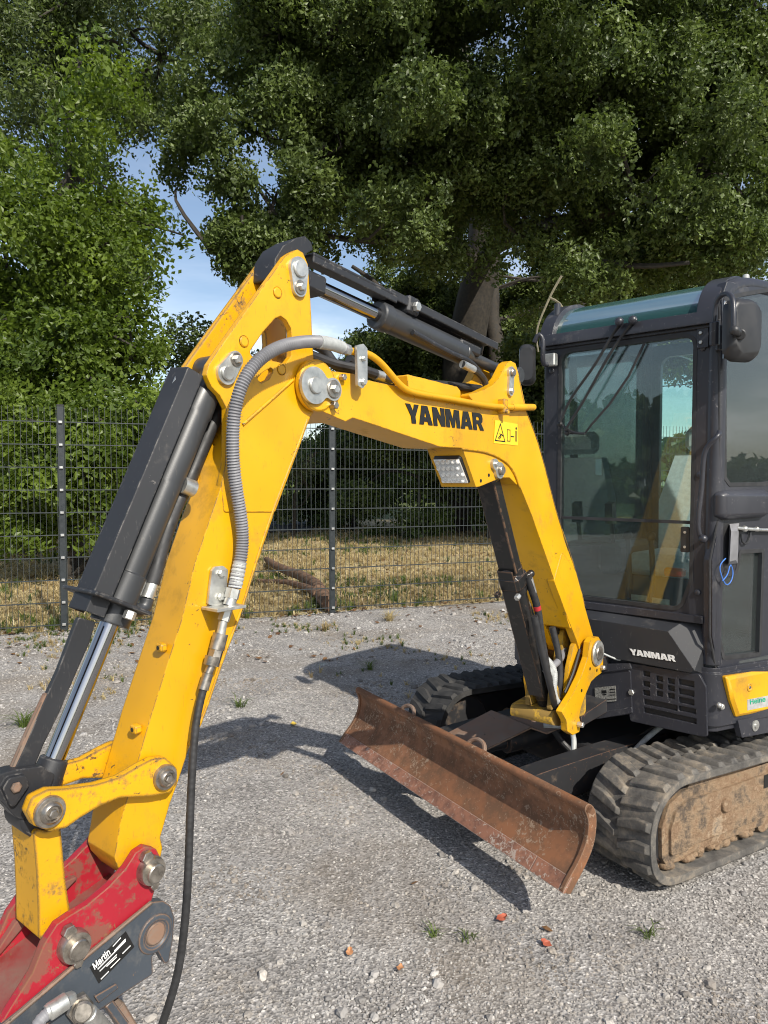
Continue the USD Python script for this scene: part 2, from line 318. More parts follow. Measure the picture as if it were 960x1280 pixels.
def glass(name, tint, ior=1.6, rough=0.0, dust=0.03, dcol=(0.42, 0.46, 0.44)):
    return mat(name, {"fr": ("fresnel", {"IOR": ior}), "t": ("transparent_bsdf", {"color": tint}), "g": ("glossy_bsdf", {"color": (0.95, 0.97, 0.97), "roughness": rough}),
        "mx": ("mix_closure", {}), "df": ("diffuse_bsdf", {"color": dcol}), "m2": ("mix_closure", {"fac": dust})},
        [("fr.fac", "mx.fac"), ("t.BSDF", "mx.closure1"), ("g.BSDF", "mx.closure2"), ("mx.closure", "m2.closure1"), ("df.BSDF", "m2.closure2")], surface="m2.closure")
M_glass = glass("cab_glass", (0.86, 0.97, 0.95), 1.7, dust=0.02)
M_glass_roof = glass("tinted_roof_glass", (0.25, 0.48, 0.46), 1.28, rough=0.15, dust=0.22, dcol=(0.05, 0.14, 0.135))
M_glass_dark = glass("tinted_door_glass", (0.55, 0.70, 0.66), 1.9, dust=0.03)
M_lens = mat("lamp_lens", {"p": ("principled_bsdf", {"base_color": (0.85, 0.86, 0.84), "roughness": 0.12, "metallic": 0.6, "coat_weight": 0.8})}, [])
# vegetation
def leafmat(name, c_dark, c_mid, c_light, trans=0.3):
    return mat(name, {"oi": ("object_info", {}), "g": ("geometry", {}), "add": ("math", {"math_type": "multiply_add", "value2": 0.45}),
        "sc": ("math", {"math_type": "multiply", "value2": 0.55}),
        "r": ("rgb_ramp", {"ramp": [(0.0, c_dark), (0.55, c_mid), (1.0, c_light)]}),
        "p": ("principled_bsdf", {"roughness": 0.45, "specular_ior_level": 0.4}),
        "tr": ("translucent_bsdf", {}), "hs": ("hsv", {"saturation": 1.1, "value": 1.5}), "mx": ("mix_closure", {"fac": trans})},
        [("oi.random", "sc.value1"), ("g.random_per_island", "add.value1"), ("sc.value", "add.value3"), ("add.value", "r.fac"), ("r.color", "p.base_color"), ("r.color", "hs.color"),
         ("hs.color", "tr.color"), ("p.BSDF", "mx.closure1"), ("tr.BSDF", "mx.closure2")], surface="mx.closure")
M_oak = leafmat("oak_leaf", (0.040, 0.062, 0.014), (0.115, 0.155, 0.038), (0.28, 0.32, 0.090))
M_hazel = leafmat("hazel_leaf", (0.050, 0.084, 0.012), (0.135, 0.190, 0.026), (0.30, 0.335, 0.05), 0.4)
M_bush = leafmat("hedge_leaf", (0.034, 0.052, 0.014), (0.080, 0.115, 0.028), (0.17, 0.20, 0.05))
M_willow = leafmat("willow_leaf", (0.05, 0.07, 0.03), (0.12, 0.15, 0.06), (0.22, 0.25, 0.11))
M_bark = simple("bark", (0.030, 0.025, 0.019), 0.9, var=0.65, scale=14, bump=1.0, bscale=16)
M_dead = simple("dead_branch_bark", (0.13, 0.075, 0.045), 0.9, var=0.45, scale=12, bump=0.8, bscale=50)
M_drygrass = leafmat("dry_grass_blade", (0.30, 0.225, 0.11), (0.47, 0.385, 0.20), (0.60, 0.53, 0.32), 0.3)
M_greengrass = leafmat("green_grass_blade", (0.05, 0.075, 0.015), (0.10, 0.14, 0.03), (0.20, 0.22, 0.06), 0.3)
M_litter = leafmat("dead_leaf", (0.09, 0.045, 0.022), (0.20, 0.11, 0.05), (0.34, 0.22, 0.11), 0.15)
M_redleaf = simple("rust_red_leaf", (0.34, 0.085, 0.045), 0.6, var=0.3, scale=50)
M_orangeleaf = simple("orange_leaf", (0.42, 0.20, 0.09), 0.6, var=0.3, scale=50)
M_yellowleaf = simple("yellow_leaf", (0.55, 0.38, 0.05), 0.6, var=0.2, scale=50)
M_twig = simple("pale_twig_bark", (0.15, 0.135, 0.09), 0.9, var=0.3, scale=20)
M_post = simple("anthracite_post_paint", (0.018, 0.023, 0.026), 0.4, var=0.1)
M_wire = simple("anthracite_wire_paint", (0.030, 0.036, 0.038), 0.4, var=0.1)
M_clip = simple("clip_steel", (0.6, 0.6, 0.58), 0.3, 0.8)
def groundmat(name, ramp, scale, detail_scale, ramp2=None, bump=0.5, dist=0.01, patch=None):
    nodes = {"g": ("geometry", {}), "n": ("noise_texture", {"scale": scale, "detail": 9, "roughness": 0.72}), "r": ("rgb_ramp", {"ramp": ramp}),
             "v": ("voronoi_texture", {"scale": detail_scale, "randomness": 1.0}), "sep": ("separate_color", {}),
             "vr": ("rgb_ramp", {"ramp": ramp2 or [(0, (0.45,) * 3), (0.5, (0.95,) * 3), (0.9, (1.15,) * 3), (1.0, (1.9,) * 3)]}),
             "mul": ("mix", {"mix_type": "multiply", "fac": 1.0}), "b": ("bump", {"strength": bump, "distance": dist}),
             "p": ("principled_bsdf", {"roughness": 0.9, "specular_ior_level": 0.25})}
    links = [("g.position", "n.vector"), ("n.fac", "r.fac"), ("g.position", "v.vector"), ("v.color", "sep.color"), ("sep.r", "vr.fac"), ("r.color", "mul.color1"), ("vr.color", "mul.color2"),
             ("v.distance", "b.height"), ("b.normal", "p.normal")]
    last = "mul.color"
    if patch:
        nodes["pn"] = ("noise_texture", {"scale": patch[0], "detail": 6, "roughness": 0.65}); nodes["pr"] = ("map_range", {"from_min": patch[1], "from_max": patch[2], "to_min": 0, "to_max": patch[4], "clamp": True})
        nodes["pm"] = ("mix_color", {"b": patch[3]})
        links += [("g.position", "pn.vector"), ("pn.fac", "pr.value"), ("pr.result", "pm.fac"), (last, "pm.a")]; last = "pm.result"
    links.append((last, "p.base_color"))
    return mat(name, nodes, links)
M_gravel = groundmat("gravel_fines", [(0.25, (0.175, 0.163, 0.152)), (0.5, (0.275, 0.26, 0.244)), (0.75, (0.35, 0.334, 0.312))], 2.2, 120.0, bump=0.6, dist=0.006, patch=(0.7, 0.50, 0.70, (0.17, 0.135, 0.095), 0.75))
M_meadow = groundmat("dry_meadow_soil", [(0.3, (0.30, 0.225, 0.125)), (0.5, (0.43, 0.345, 0.19)), (0.68, (0.34, 0.30, 0.14))], 1.1, 60.0, bump=0.8, dist=0.02, patch=(0.45, 0.55, 0.7, (0.10, 0.12, 0.03), 0.6))
M_field = groundmat("grass_ground", [(0.3, (0.05, 0.07, 0.02)), (0.7, (0.10, 0.12, 0.04))], 0.5, 20.0, bump=0.4)
M_asphalt = groundmat("asphalt", [(0.3, (0.045, 0.045, 0.047)), (0.7, (0.075, 0.075, 0.075))], 1.0, 140.0, bump=0.3, dist=0.004)
def stone_m(name, c):
    return mat(name, {"oi": ("object_info", {}), "g": ("texture_coordinate", {}), "n": ("noise_texture", {"scale": 2.0, "detail": 4}),
        "r": ("rgb_ramp", {"ramp": c}), "gp": ("geometry", {}), "pn": ("noise_texture", {"scale": 0.9, "detail": 6, "roughness": 0.65}), "pr": ("rgb_ramp", {"ramp": [(0.36, (0.60, 0.52, 0.43)), (0.47, (0.86, 0.83, 0.79)), (0.60, (1, 1, 1)), (0.7, (1.0, 1.0, 1.0))]}), "pm": ("mix", {"mix_type": "multiply", "fac": 1.0}), "mm": ("math", {"math_type": "multiply_add", "value2": 0.25}), "s": ("math", {"math_type": "multiply", "value2": 0.85}),
        "p": ("principled_bsdf", {"roughness": 0.8, "specular_ior_level": 0.3})},
        [("oi.random", "s.value1"), ("g.object", "n.vector"), ("n.fac", "mm.value1"), ("s.value", "mm.value3"), ("mm.value", "r.fac"), ("gp.position", "pn.vector"), ("pn.fac", "pr.fac"), ("r.color", "pm.color1"), ("pr.color", "pm.color2"), ("pm.color", "p.base_color")])
M_stone = stone_m("gravel_stone", [(0.0, (0.12, 0.115, 0.11)), (0.3, (0.235, 0.224, 0.214)), (0.6, (0.320, 0.307, 0.293)), (0.92, (0.40, 0.386, 0.366)), (1.0, (0.56, 0.54, 0.51))])
# ------------------------------------------------------------------ the setting: ground
FD = np.array([0.938, 0.347]); FP0 = np.array([-2.98, 6.81]); FSTEP = 2.596
def yf(x): return FP0[1] + (x - FP0[0]) * FD[1] / FD[0]
def hgt(x, y):
    p = np.stack([np.asarray(x, float), np.asarray(y, float), np.zeros(np.shape(x))], -1)
    far = np.clip((np.asarray(y) - yf(np.asarray(x))) / 2.0, 0, 1)
    return (meshkit.fbm(p * 0.9, 3, 5) - 0.5) * (0.05 + 0.09 * far) - 0.008
def sheet(xs, v, yfun):
    X, V = np.meshgrid(xs, v, indexing="ij"); Y = yfun(X, V); Z = hgt(X, Y)
    n, m = X.shape; P = np.stack([X, Y, Z], -1).reshape(-1, 3)
    i, j = np.meshgrid(np.arange(n - 1), np.arange(m - 1), indexing="ij"); a = i * m + j
    q = np.stack([a, a + m, a + m + 1, a + 1], -1).reshape(-1, 4)
    return trimesh.Trimesh(P, np.vstack([q[:, [0, 1, 2]], q[:, [0, 2, 3]]]), process=False)
g = trimesh.creation.box([900, 900, 0.2]); g.apply_translation([0, 0, -0.22])
single("ground", g, M_field, kind="structure", smooth=False)
single("gravel_yard", sheet(np.linspace(-16, 16, 160), np.linspace(0, 1, 130) ** 0.8, lambda X, V: -14 + V * (yf(X) + 0.12 + 14)), M_gravel, kind="structure", smooth=True)
single("dry_meadow", sheet(np.linspace(-16, 16, 140), np.linspace(0, 1, 90), lambda X, V: yf(X) + 0.12 + V * (26 - yf(X))), M_meadow, kind="structure", smooth=True)
rd = trimesh.creation.box([14, 4.5, 0.05]); rd.apply_translation([-9.0, 21.5, 0.06])
single("asphalt_road", rd, M_asphalt, kind="structure", smooth=False)

# gravel: loose stones, one scattered mass
def stone(r, sq):
    s = trimesh.creation.icosphere(1, 1.0); v = np.array(s.vertices)
    v = v * (0.72 + 0.55 * r.random((len(v), 1))) * np.array([1, r.uniform(0.65, 1), sq])
    return trimesh.Trimesh(v, s.faces, process=False)
sr = np.random.default_rng(3)
N = 120000
d = 1.45 + (8.2 - 1.45) * sr.random(N) ** 1.7
x = (sr.random(N) * 1.25 - 0.625) * (d * 1.05 + 0.3)
ok = d < yf(x) + 0.3; d, x = d[ok], x[ok]
dens = meshkit.fbm(np.stack([x * 1.3, d * 1.3, 0 * x], -1), 3, 9)
ok = sr.random(len(x)) < np.clip((dens - 0.28) * 2.6, 0.25, 1); d, x = d[ok], x[ok]
sz = 0.0022 + 0.0038 * sr.random(len(x)) ** 2.4 + 0.013 * (sr.random(len(x)) > 0.988) * sr.random(len(x))
sz *= np.clip(d / 3.2, 1, 1.8)
scatter("/World/gravel_stones", [(stone(sr, q), M_stone, "gravel_stone") for q in (0.5, 0.6, 0.7, 0.8, 0.55, 0.65)],
        np.stack([x, d, hgt(x, d) + sz * 0.22], 1), sr.integers(0, 6, len(x)), yaw_quat(sr.uniform(0, 6.28, len(x)), 0.25, sr), sz)
# grass and dead leaves, uncountable
def tuft(r, n, h, w, lean):
    V, F = [], []
    for k in range(n):
        a = r.uniform(0, 6.28); q = r.uniform(0, 6.28); b = np.array([math.cos(q), math.sin(q), 0]) * r.uniform(0, 0.022); hh = h * r.uniform(0.5, 1.1)
        dr = np.array([math.cos(a), math.sin(a), 0]); sd = np.array([-dr[1], dr[0], 0]) * w; l = r.uniform(0.1, lean)
        p0, p1, p2 = b, b + dr * l * hh * 0.4 + np.array([0, 0, hh * 0.65]), b + dr * l * hh * 1.2 + np.array([0, 0, hh * (1.0 - 0.3 * l)])
        o = len(V); V += [p0 - sd, p0 + sd, p1 - sd * 0.8, p1 + sd * 0.8, p2]
        F += [[o, o + 1, o + 3], [o, o + 3, o + 2], [o + 2, o + 3, o + 4]]
    return trimesh.Trimesh(np.array(V), np.array(F), process=False)
gr = np.random.default_rng(11)
N = 15000
gy = 6.5 + 16 * gr.random(N) ** 1.3; gx = (gr.random(N) * 1.3 - 0.75) * (gy * 0.62 + 1)
ok = gy > yf(gx) + 0.1
yd = 4.6 + 3.6 * gr.random(N); yx = (gr.random(N) * 1.3 - 0.75) * (yd * 0.62 + 1)
yok = (yd < yf(yx)) & (gr.random(N) < np.clip((meshkit.fbm(np.stack([yx * 1.6, yd * 1.6, 0 * yx], -1), 3, 51) - 0.55) * 3, 0, 1) * np.clip(1.3 + (yd - yf(yx)) * 0.45, 0.06, 1))
gx, gy = np.r_[gx[ok], yx[yok]], np.r_[gy[ok], yd[yok]]
gn = meshkit.fbm(np.stack([gx * 0.7, gy * 0.7, 0 * gx], -1), 3, 21)
green = gr.random(len(gx)) < np.clip((gn - 0.52) * 4, 0.02, 0.5)
pi_idx = np.where(green, gr.integers(2, 4, len(gx)), gr.integers(0, 2, len(gx)))
scatter("/World/meadow_grass", [(tuft(gr, 14, 0.10, 0.0035, 1.4), M_drygrass, "dry_tuft"), (tuft(gr, 12, 0.07, 0.004, 1.8), M_drygrass, "dry_tuft"),
        (tuft(gr, 14, 0.10, 0.004, 1.2), M_greengrass, "green_tuft"), (tuft(gr, 10, 0.07, 0.005, 1.5), M_greengrass, "green_tuft")],
        np.stack([gx, gy, hgt(gx, gy)], 1), pi_idx, yaw_quat(gr.uniform(0, 6.28, len(gx))), gr.uniform(0.6, 1.4, len(gx)) * np.where(gy < yf(gx), 0.45, 1.0))
def leafcard(r, l=0.035, w=0.02):
    z = r.uniform(0.004, 0.012, 6)
    pts = np.array([[-l, 0, z[0]], [-l * 0.3, w, z[1]], [l * 0.5, w * 0.8, z[2]], [l, 0, z[3]], [l * 0.5, -w * 0.8, z[4]], [-l * 0.3, -w, z[5]]])
    return trimesh.Trimesh(pts, [[0, 5, 1], [1, 5, 4], [1, 4, 2], [2, 4, 3]], process=False)
N = 9000
ly = np.r_[5.6 + 9 * gr.random(N) ** 1.5, 1.6 + 5 * gr.random(260)]; lx = (gr.random(len(ly)) * 1.3 - 0.7) * (ly * 0.6 + 1)
off = ly - yf(lx); keep = gr.random(len(ly)) < np.where(off > 0.05, 0.75, np.clip(np.exp(off * 3.0) * 0.35, 0.05, 1)); lx, ly = lx[keep], ly[keep]
scatter("/World/leaf_litter", [(leafcard(gr), M_litter, "dead_leaf"), (leafcard(gr, 0.025, 0.016), M_litter, "dead_leaf"), (leafcard(gr, 0.02, 0.008), M_litter, "dead_leaf")],
        np.stack([lx, ly, hgt(lx, ly) + 0.004], 1), gr.integers(0, 3, len(lx)), yaw_quat(gr.uniform(0, 6.28, len(lx)), 0.3, gr), gr.uniform(0.6, 1.2, len(lx)))

# ------------------------------------------------------------------ trees
def leaf_cluster(r, n, rad, l, w, up=0.6, lobed=False):
    V, F = [], []
    for k in range(n):
        c = r.normal(size=3); c = c / np.linalg.norm(c) * rad * r.random() ** 0.45; c[2] *= 0.7
        nn = r.normal(size=3) + np.array([0, 0, up * 1.6]); nn /= np.linalg.norm(nn)
        a = np.cross(nn, r.normal(size=3)); a /= np.linalg.norm(a); b = np.cross(nn, a)
        L_, W_ = l * r.uniform(0.7, 1.2), w * r.uniform(0.8, 1.2); o = len(V)
        if lobed:
            V += [c - a * L_ * 0.5, c - a * L_ * 0.15 + b * W_ * 0.55 + nn * W_ * 0.2, c + a * L_ * 0.1 + b * W_ * 0.28, c + a * L_ * 0.32 + b * W_ * 0.5 + nn * W_ * 0.15, c + a * L_ * 0.5,
                  c + a * L_ * 0.32 - b * W_ * 0.5 + nn * W_ * 0.15, c + a * L_ * 0.1 - b * W_ * 0.28, c - a * L_ * 0.15 - b * W_ * 0.55 + nn * W_ * 0.2]
            F += [[o, o + 2, o + 1], [o, o + 6, o + 2], [o, o + 7, o + 6], [o + 2, o + 4, o + 3], [o + 2, o + 6, o + 4], [o + 6, o + 5, o + 4]]
        else:
            V += [c - a * L_ * 0.5, c - b * W_ * 0.5 + nn * W_ * 0.18, c + a * L_ * 0.5, c + b * W_ * 0.5 + nn * W_ * 0.18]
            F += [[o, o + 1, o + 2], [o, o + 2, o + 3]]
    return trimesh.Trimesh(np.array(V), np.array(F), process=False)
def E(px, py, Y, rx, ry, rz, den=13): return (at(px, py, Y), np.array([rx, ry, rz]), den)
def fill(ells, r, seed, thr=0.44, freq=0.8, flat=0.62):
    """crown: clumps of sprays; returns spray positions and outward directions"""
    out, nor = [], []
    for c, rr, den in ells:
        vol = 4.19 * rr.prod(); nc = max(3, int(vol * den * 0.088)); p = r.uniform(-1, 1, (nc * 4, 3)); q = np.linalg.norm(p, axis=1)
        p = p[q < 0.95][:nc]; C = c + p * rr
        edge = meshkit.fbm(C * 1.3, 3, seed + 3) - 0.5
        keep = (meshkit.fbm(C * freq, 3, seed) > thr - 0.05) & (np.linalg.norm(p, axis=1) + edge * 0.8 < 0.95); C = C[keep]
        for cc in C:
            R_ = r.uniform(0.34, 0.72) * min(1.0, rr.min() / 0.8 + 0.2); n = int(46 * R_ ** 2 * 2.1 * den / 13)
            u = r.normal(size=(n, 3)); u /= np.linalg.norm(u, axis=1, keepdims=True)
            rad = R_ * r.random((n, 1)) ** 0.35; P = cc + u * rad * np.array([1.15, 1.15, flat])
            out.append(P); nor.append(u * 0.7 + np.array([0, 0, 0.55]))
    return np.vstack(out), np.vstack(nor)
def face_quat(nrm, r, jit=0.85):
    """turns +z to nrm (jittered), random spin"""
    v = nrm + r.normal(size=nrm.shape) * jit; v /= np.linalg.norm(v, axis=1, keepdims=True)
    w = 1 + v[:, 2]; q = np.stack([w, -v[:, 1], v[:, 0], 0 * w], 1); q /= np.maximum(np.linalg.norm(q, axis=1, keepdims=True), 1e-6)
    a = r.uniform(0, np.pi, len(v)); s_ = np.stack([np.cos(a), 0 * a, 0 * a, np.sin(a)], 1)
    w0, x0, y0, z0 = q.T; w1, x1, y1, z1 = s_.T
    return np.stack([w0 * w1 - x0 * x1 - y0 * y1 - z0 * z1, w0 * x1 + x0 * w1 + y0 * z1 - z0 * y1, w0 * y1 - x0 * z1 + y0 * w1 + z0 * x1, w0 * z1 + x0 * y1 - y0 * x1 + z0 * w1], 1)
def limb(pts, r0, r1, r, wob=0.05, n=9):
    p = spline(pts, 0.25); p = p + (np.stack([meshkit.noise(p * 1.7, s) for s in (1, 2, 3)], 1) - 0.5) * wob * 2
    return tube(p, np.linspace(r0, r1, 12), n=n, smooth=False)
def tree(name, label, cat, base, limbs, ells, protos, leaf_m, seed, group=None, thr=0.44, freq=0.8, twigs=60, scale=(0.7, 1.2), flat=0.62, bark=None, trunk_label=None):
    r = np.random.default_rng(seed); t = thing(name, base, label, cat, group); bark = bark or M_bark
    P, NR = fill(ells, r, seed, thr, freq, flat)
    b = np.asarray(base, float)
    tr = part(t, "trunk", limb(limbs[0][0], limbs[0][1], limbs[0][2], r), bark, smooth=60)
    ends = []
    for pts, r0, r1 in limbs[1:]:
        part(t, "limb", limb(pts, r0, r1, r), bark, smooth=60); ends += list(spline(pts, 0.4)[2:])
    ends += list(spline(limbs[0][0], 0.4)[3:])
    if twigs and len(ends):
        ends = np.array(ends); tw = []
        for k in r.choice(len(P), min(twigs, len(P)), replace=False):
            e = ends[np.argmin(np.linalg.norm(ends - P[k], axis=1))]
            mid = (e + P[k]) / 2 + r.normal(size=3) * 0.25 + np.array([0, 0, 0.15])
            tw.append(tube([e, mid, P[k]], [0.045, 0.012], n=5, step=0.25))
        part(t, "branches", join(tw), bark, smooth=60, kind="stuff")
    scatter(numbered(t, "crown"), protos, P - b, r.integers(0, len(protos), len(P)), face_quat(NR, r), r.uniform(scale[0], scale[1], len(P)))
    return t
vr = np.random.default_rng(5)
oak_p = lambda: [(leaf_cluster(vr, 50, 0.26, vr.choice([0.06, 0.075, 0.09]), 0.044, 1.0, True), M_oak, "leaf_spray") for _ in range(5)]
haz_p = lambda: [(leaf_cluster(vr, 36, 0.25, vr.choice([0.07, 0.085, 0.10]), 0.056, 1.1), M_hazel, "leaf_spray") for _ in range(5)]
bush_p = lambda: [(leaf_cluster(vr, 34, 0.27, 0.085, 0.055, 0.9), M_bush, "leaf_spray") for _ in range(4)]
will_p = lambda: [(leaf_cluster(vr, 44, 0.40, 0.12, 0.03, 0.2), M_willow, "leaf_spray") for _ in range(3)]
ob = np.array([at(572, 600, 20.5)[0], 20.5, 0.0])
A = lambda *q: [at(*k) for k in q]
tree("oak_tree", "large old oak with thick dark trunk spreading over the fence and cab", "tree", ob,
     [([ob + [0.0, 0, -0.1], at(574, 560, 20.5), at(580, 440, 20.3), at(606, 310, 19.6), at(594, 180, 19), at(560, 20, 18.5)], 0.66, 0.30),
      (A((606, 320, 19.6), (650, 287, 16), (740, 268, 12.6), (860, 230, 11.5)), 0.24, 0.07),
      (A((596, 330, 19.6), (530, 270, 16), (430, 215, 12.4), (330, 170, 12)), 0.20, 0.05),
      (A((596, 220, 19.2), (510, 110, 15), (400, 60, 12)), 0.17, 0.05), (A((596, 200, 19.2), (700, 90, 15), (820, 40, 12.4)), 0.17, 0.05),
      (A((545, 280, 16.5), (440, 300, 12.3), (330, 292, 11.8), (262, 310, 11.6)), 0.09, 0.02), (A((660, 282, 13.6), (760, 330, 12), (860, 330, 11)), 0.10, 0.03)],
     [E(610, 90, 12.8, 4.9, 3.8, 2.7, 14), E(850, 200, 11.8, 2.6, 2.2, 1.7, 15), E(930, 70, 12.2, 2.0, 2.0, 1.6, 13), E(500, 215, 12.2, 2.3, 2.0, 1.25, 15), E(340, 180, 12, 1.2, 1.2, 1.0, 13), E(235, 130, 12, 1.2, 1.0, 0.9, 14), E(235, 195, 11.9, 0.6, 0.6, 0.35, 26), E(310, 225, 11.9, 0.6, 0.6, 0.6, 30), E(285, 290, 11.8, 0.75, 0.7, 0.5, 40), E(300, 325, 11.7, 0.4, 0.5, 0.3, 60), E(350, 280, 11.9, 0.6, 0.6, 0.5, 30),
      E(400, 300, 12.2, 0.9, 0.8, 0.45, 12), E(700, 330, 12.4, 1.6, 1.2, 0.8, 12), E(880, 300, 12.0, 1.6, 1.4, 0.7, 12), E(420, 40, 12.4, 2.2, 2.0, 1.2, 12), E(560, 330, 12.6, 1.0, 0.9, 0.6, 12), E(660, 400, 13, 0.9, 0.8, 0.5, 11)],
     oak_p(), M_oak, 31, thr=0.45, freq=1.05, twigs=110, flat=0.75)
for pts in ([(702, 345), (690, 366), (680, 388), (671, 415), (673, 440)], [(686, 372), (700, 380), (706, 402), (693, 428), (686, 450)]):
    part("/World/oak_tree", "hanging_twig", tube([at(x, y, 11.0) for x, y in pts], [0.020, 0.012], n=6, step=0.08), M_twig)
b2 = np.array([3.2, 20.5, 0.0])
tree("oak_tree", "darker oak further back, seen through gaps right of the oak trunk", "tree", b2,
     [([b2 + [0, 0, -0.1], b2 + [0.1, 0, 3], b2 + [-0.2, 0.2, 7], b2 + [0.3, 0, 10]], 0.4, 0.1), ([b2 + [0, 0, 4.0], b2 + [-2, -1, 5.5], b2 + [-4, -1, 7]], 0.15, 0.05)],
     [E(640, 420, 22.5, 4.6, 1.6, 2.8, 17), E(860, 380, 21.5, 4.4, 2.0, 2.8, 14), E(500, 450, 21.5, 2.4, 1.4, 2.2, 15), E(700, 430, 18, 1.6, 1.0, 1.8, 15), E(560, 230, 21.5, 5.0, 2, 3.6, 8), E(880, 120, 21, 4.0, 2.0, 4.0, 8)], oak_p(), M_oak, 37, thr=0.42, twigs=30, scale=(1.0, 1.7))
hb = np.array([-4.6, 10.9, 0.0])
tree("hazel_tree", "tall bright green leafy tree behind the fence left of the arm", "tree", hb,
     [([hb + [0, 0, -0.1], hb + [0.1, 0, 2.5], hb + [-0.1, 0.1, 5], hb + [0.2, 0, 7.5]], 0.13, 0.03), ([hb + [0, 0, 1.0], hb + [0.5, -0.2, 2.6], hb + [0.6, -0.2, 3.8]], 0.06, 0.02), ([hb + [0, 0, 0.6], hb + [-0.6, -0.2, 3], hb + [-0.9, -0.1, 5]], 0.06, 0.02)],
     [E(40, 420, 10.8, 1.6, 1.3, 1.5, 17), E(40, 270, 10.8, 1.75, 1.3, 1.4, 16), E(112, 380, 10.6, 0.7, 0.9, 0.8, 17), E(135, 205, 11, 1.0, 1.0, 1.1, 15), E(160, 470, 10.8, 0.5, 0.6, 0.5, 15), E(40, 335, 10.8, 1.4, 1.0, 0.9, 15), E(130, 275, 11.2, 0.8, 0.8, 0.7, 15), E(140, 340, 10.8, 0.6, 0.7, 0.6, 16), E(40, 470, 10.6, 1.6, 1.0, 1.0, 15), E(130, 490, 10.4, 0.95, 0.9, 0.75, 17), E(60, 560, 10.2, 1.7, 1.0, 1.0, 17)],
     haz_p(), M_hazel, 41, thr=0.36, freq=1.1, twigs=40, flat=0.95)
hb2 = np.array([-4.3, 10.0, 0.0])
tree("hazel_bush", "low broad bright green bush at the fence behind the left post", "bush", hb2,
     [([hb2 + [0, 0, -0.1], hb2 + [0.1, 0, 0.8], hb2 + [0.2, 0.1, 1.6]], 0.06, 0.02), ([hb2 + [0, 0, 0], hb2 + [0.8, -0.1, 0.8], hb2 + [1.3, 0, 1.5]], 0.05, 0.015)],
     [E(60, 610, 9.8, 1.3, 0.7, 0.65, 20), E(170, 575, 9.8, 0.95, 0.7, 0.65, 20), E(110, 660, 9.9, 1.5, 0.6, 0.45, 18), E(20, 540, 9.9, 0.9, 0.6, 0.6, 18)], haz_p(), M_hazel, 43, thr=0.42, freq=1.3, twigs=30)
hb3 = np.array([-3.0, 13.5, 0.0])
tree("hedge_bush", "smaller dark green bush in the sky gap above the arm cylinder", "bush", hb3,
     [([hb3 + [0, 0, -0.1], hb3 + [0.1, 0, 1.5], hb3 + [0.2, 0.1, 3.2]], 0.08, 0.02)],
     [E(262, 465, 13.3, 0.9, 0.8, 0.9, 17), E(310, 530, 13.3, 1.0, 0.8, 0.8, 14), E(255, 600, 13.3, 1.3, 0.8, 1.0, 14), E(262, 440, 13.4, 0.4, 0.4, 0.35, 14)], bush_p(), M_bush, 47, thr=0.40, freq=1.2, twigs=16, flat=0.9)
hb4 = np.array([-6.6, 13.5, 0.0])
tree("ash_tree", "pale feathery tree at the top left corner beyond the hazel", "tree", hb4,
     [([hb4 + [0, 0, -0.1], hb4 + [0.2, 0, 3.5], hb4 + [0.6, 0.1, 7.5], hb4 + [1.0, 0, 10]], 0.18, 0.04), ([hb4 + [0.4, 0, 6], hb4 + [1.8, -0.2, 8], hb4 + [2.6, 0, 9]], 0.07, 0.02)],
     [E(60, 130, 13.5, 2.4, 1.6, 1.6, 12), E(170, 40, 13.2, 2.2, 1.6, 1.1, 13), E(20, 20, 13.5, 2.2, 1.4, 1.6, 13)], [(leaf_cluster(vr, 40, 0.4, 0.10, 0.035, 0.4), M_willow, "leaf_spray"), (leaf_cluster(vr, 40, 0.38, 0.10, 0.05, 0.4), M_oak, "leaf_spray"), (leaf_cluster(vr, 40, 0.38, 0.10, 0.05, 0.4), M_oak, "leaf_spray")],
     M_willow, 53, thr=0.40, freq=1.0, twigs=40, flat=0.9)
for k, (px, Y, rx, rz, lab) in enumerate([(385, 22, 2.6, 1.3, "low dark hedge bush beyond the road, seen between arm and fence post"), (440, 20.5, 1.8, 1.5, "dark hedge bush beyond the meadow just right of the fence post"), (520, 18.2, 2.2, 1.7, "dark hedge bush behind the meadow under the boom lettering"), (610, 17.8, 1.7, 1.8, "dark hedge bush behind the boom cylinder"), (700, 18.5, 1.8, 2.0, "dark hedge bush behind the cab")]):
    c = at(px, 600, Y); bb = np.array([c[0], Y, 0.0])
    tree("hedge_bush", lab, "bush", bb, [([bb + [0, 0, -0.1], bb + [0.1, 0, 0.8], bb + [0, 0.1, 2.0]], 0.07, 0.02)],
         [(bb + [0, 0, rz * 0.85], np.array([rx, 1.0, rz]), 14), (bb + [0.3, 0.6, rz * 1.5], np.array([rx, 1.0, rz * 0.9]), 10)], bush_p(), M_bush, 61 + k, thr=0.40, freq=1.0, twigs=12, scale=(0.9, 1.6))
lb_ = np.array([at(150, 600, 13.2)[0], 13.2, 0.0])
tree("hedge_bush", "wide dark green hedge bush filling the space behind the hazel bush", "bush", lb_, [([lb_ + [0, 0, -0.1], lb_ + [0.1, 0, 0.8], lb_ + [0, 0.1, 2.2]], 0.08, 0.02)],
     [(lb_ + [0.2, 0, 1.3], np.array([2.9, 0.9, 1.4]), 15), (lb_ + [1.6, 0.2, 2.4], np.array([1.3, 0.8, 0.9]), 13)], bush_p(), M_bush, 67, thr=0.38, twigs=14, scale=(0.9, 1.5))
wb = np.array([at(368, 600, 17.5)[0], 17.5, 0])
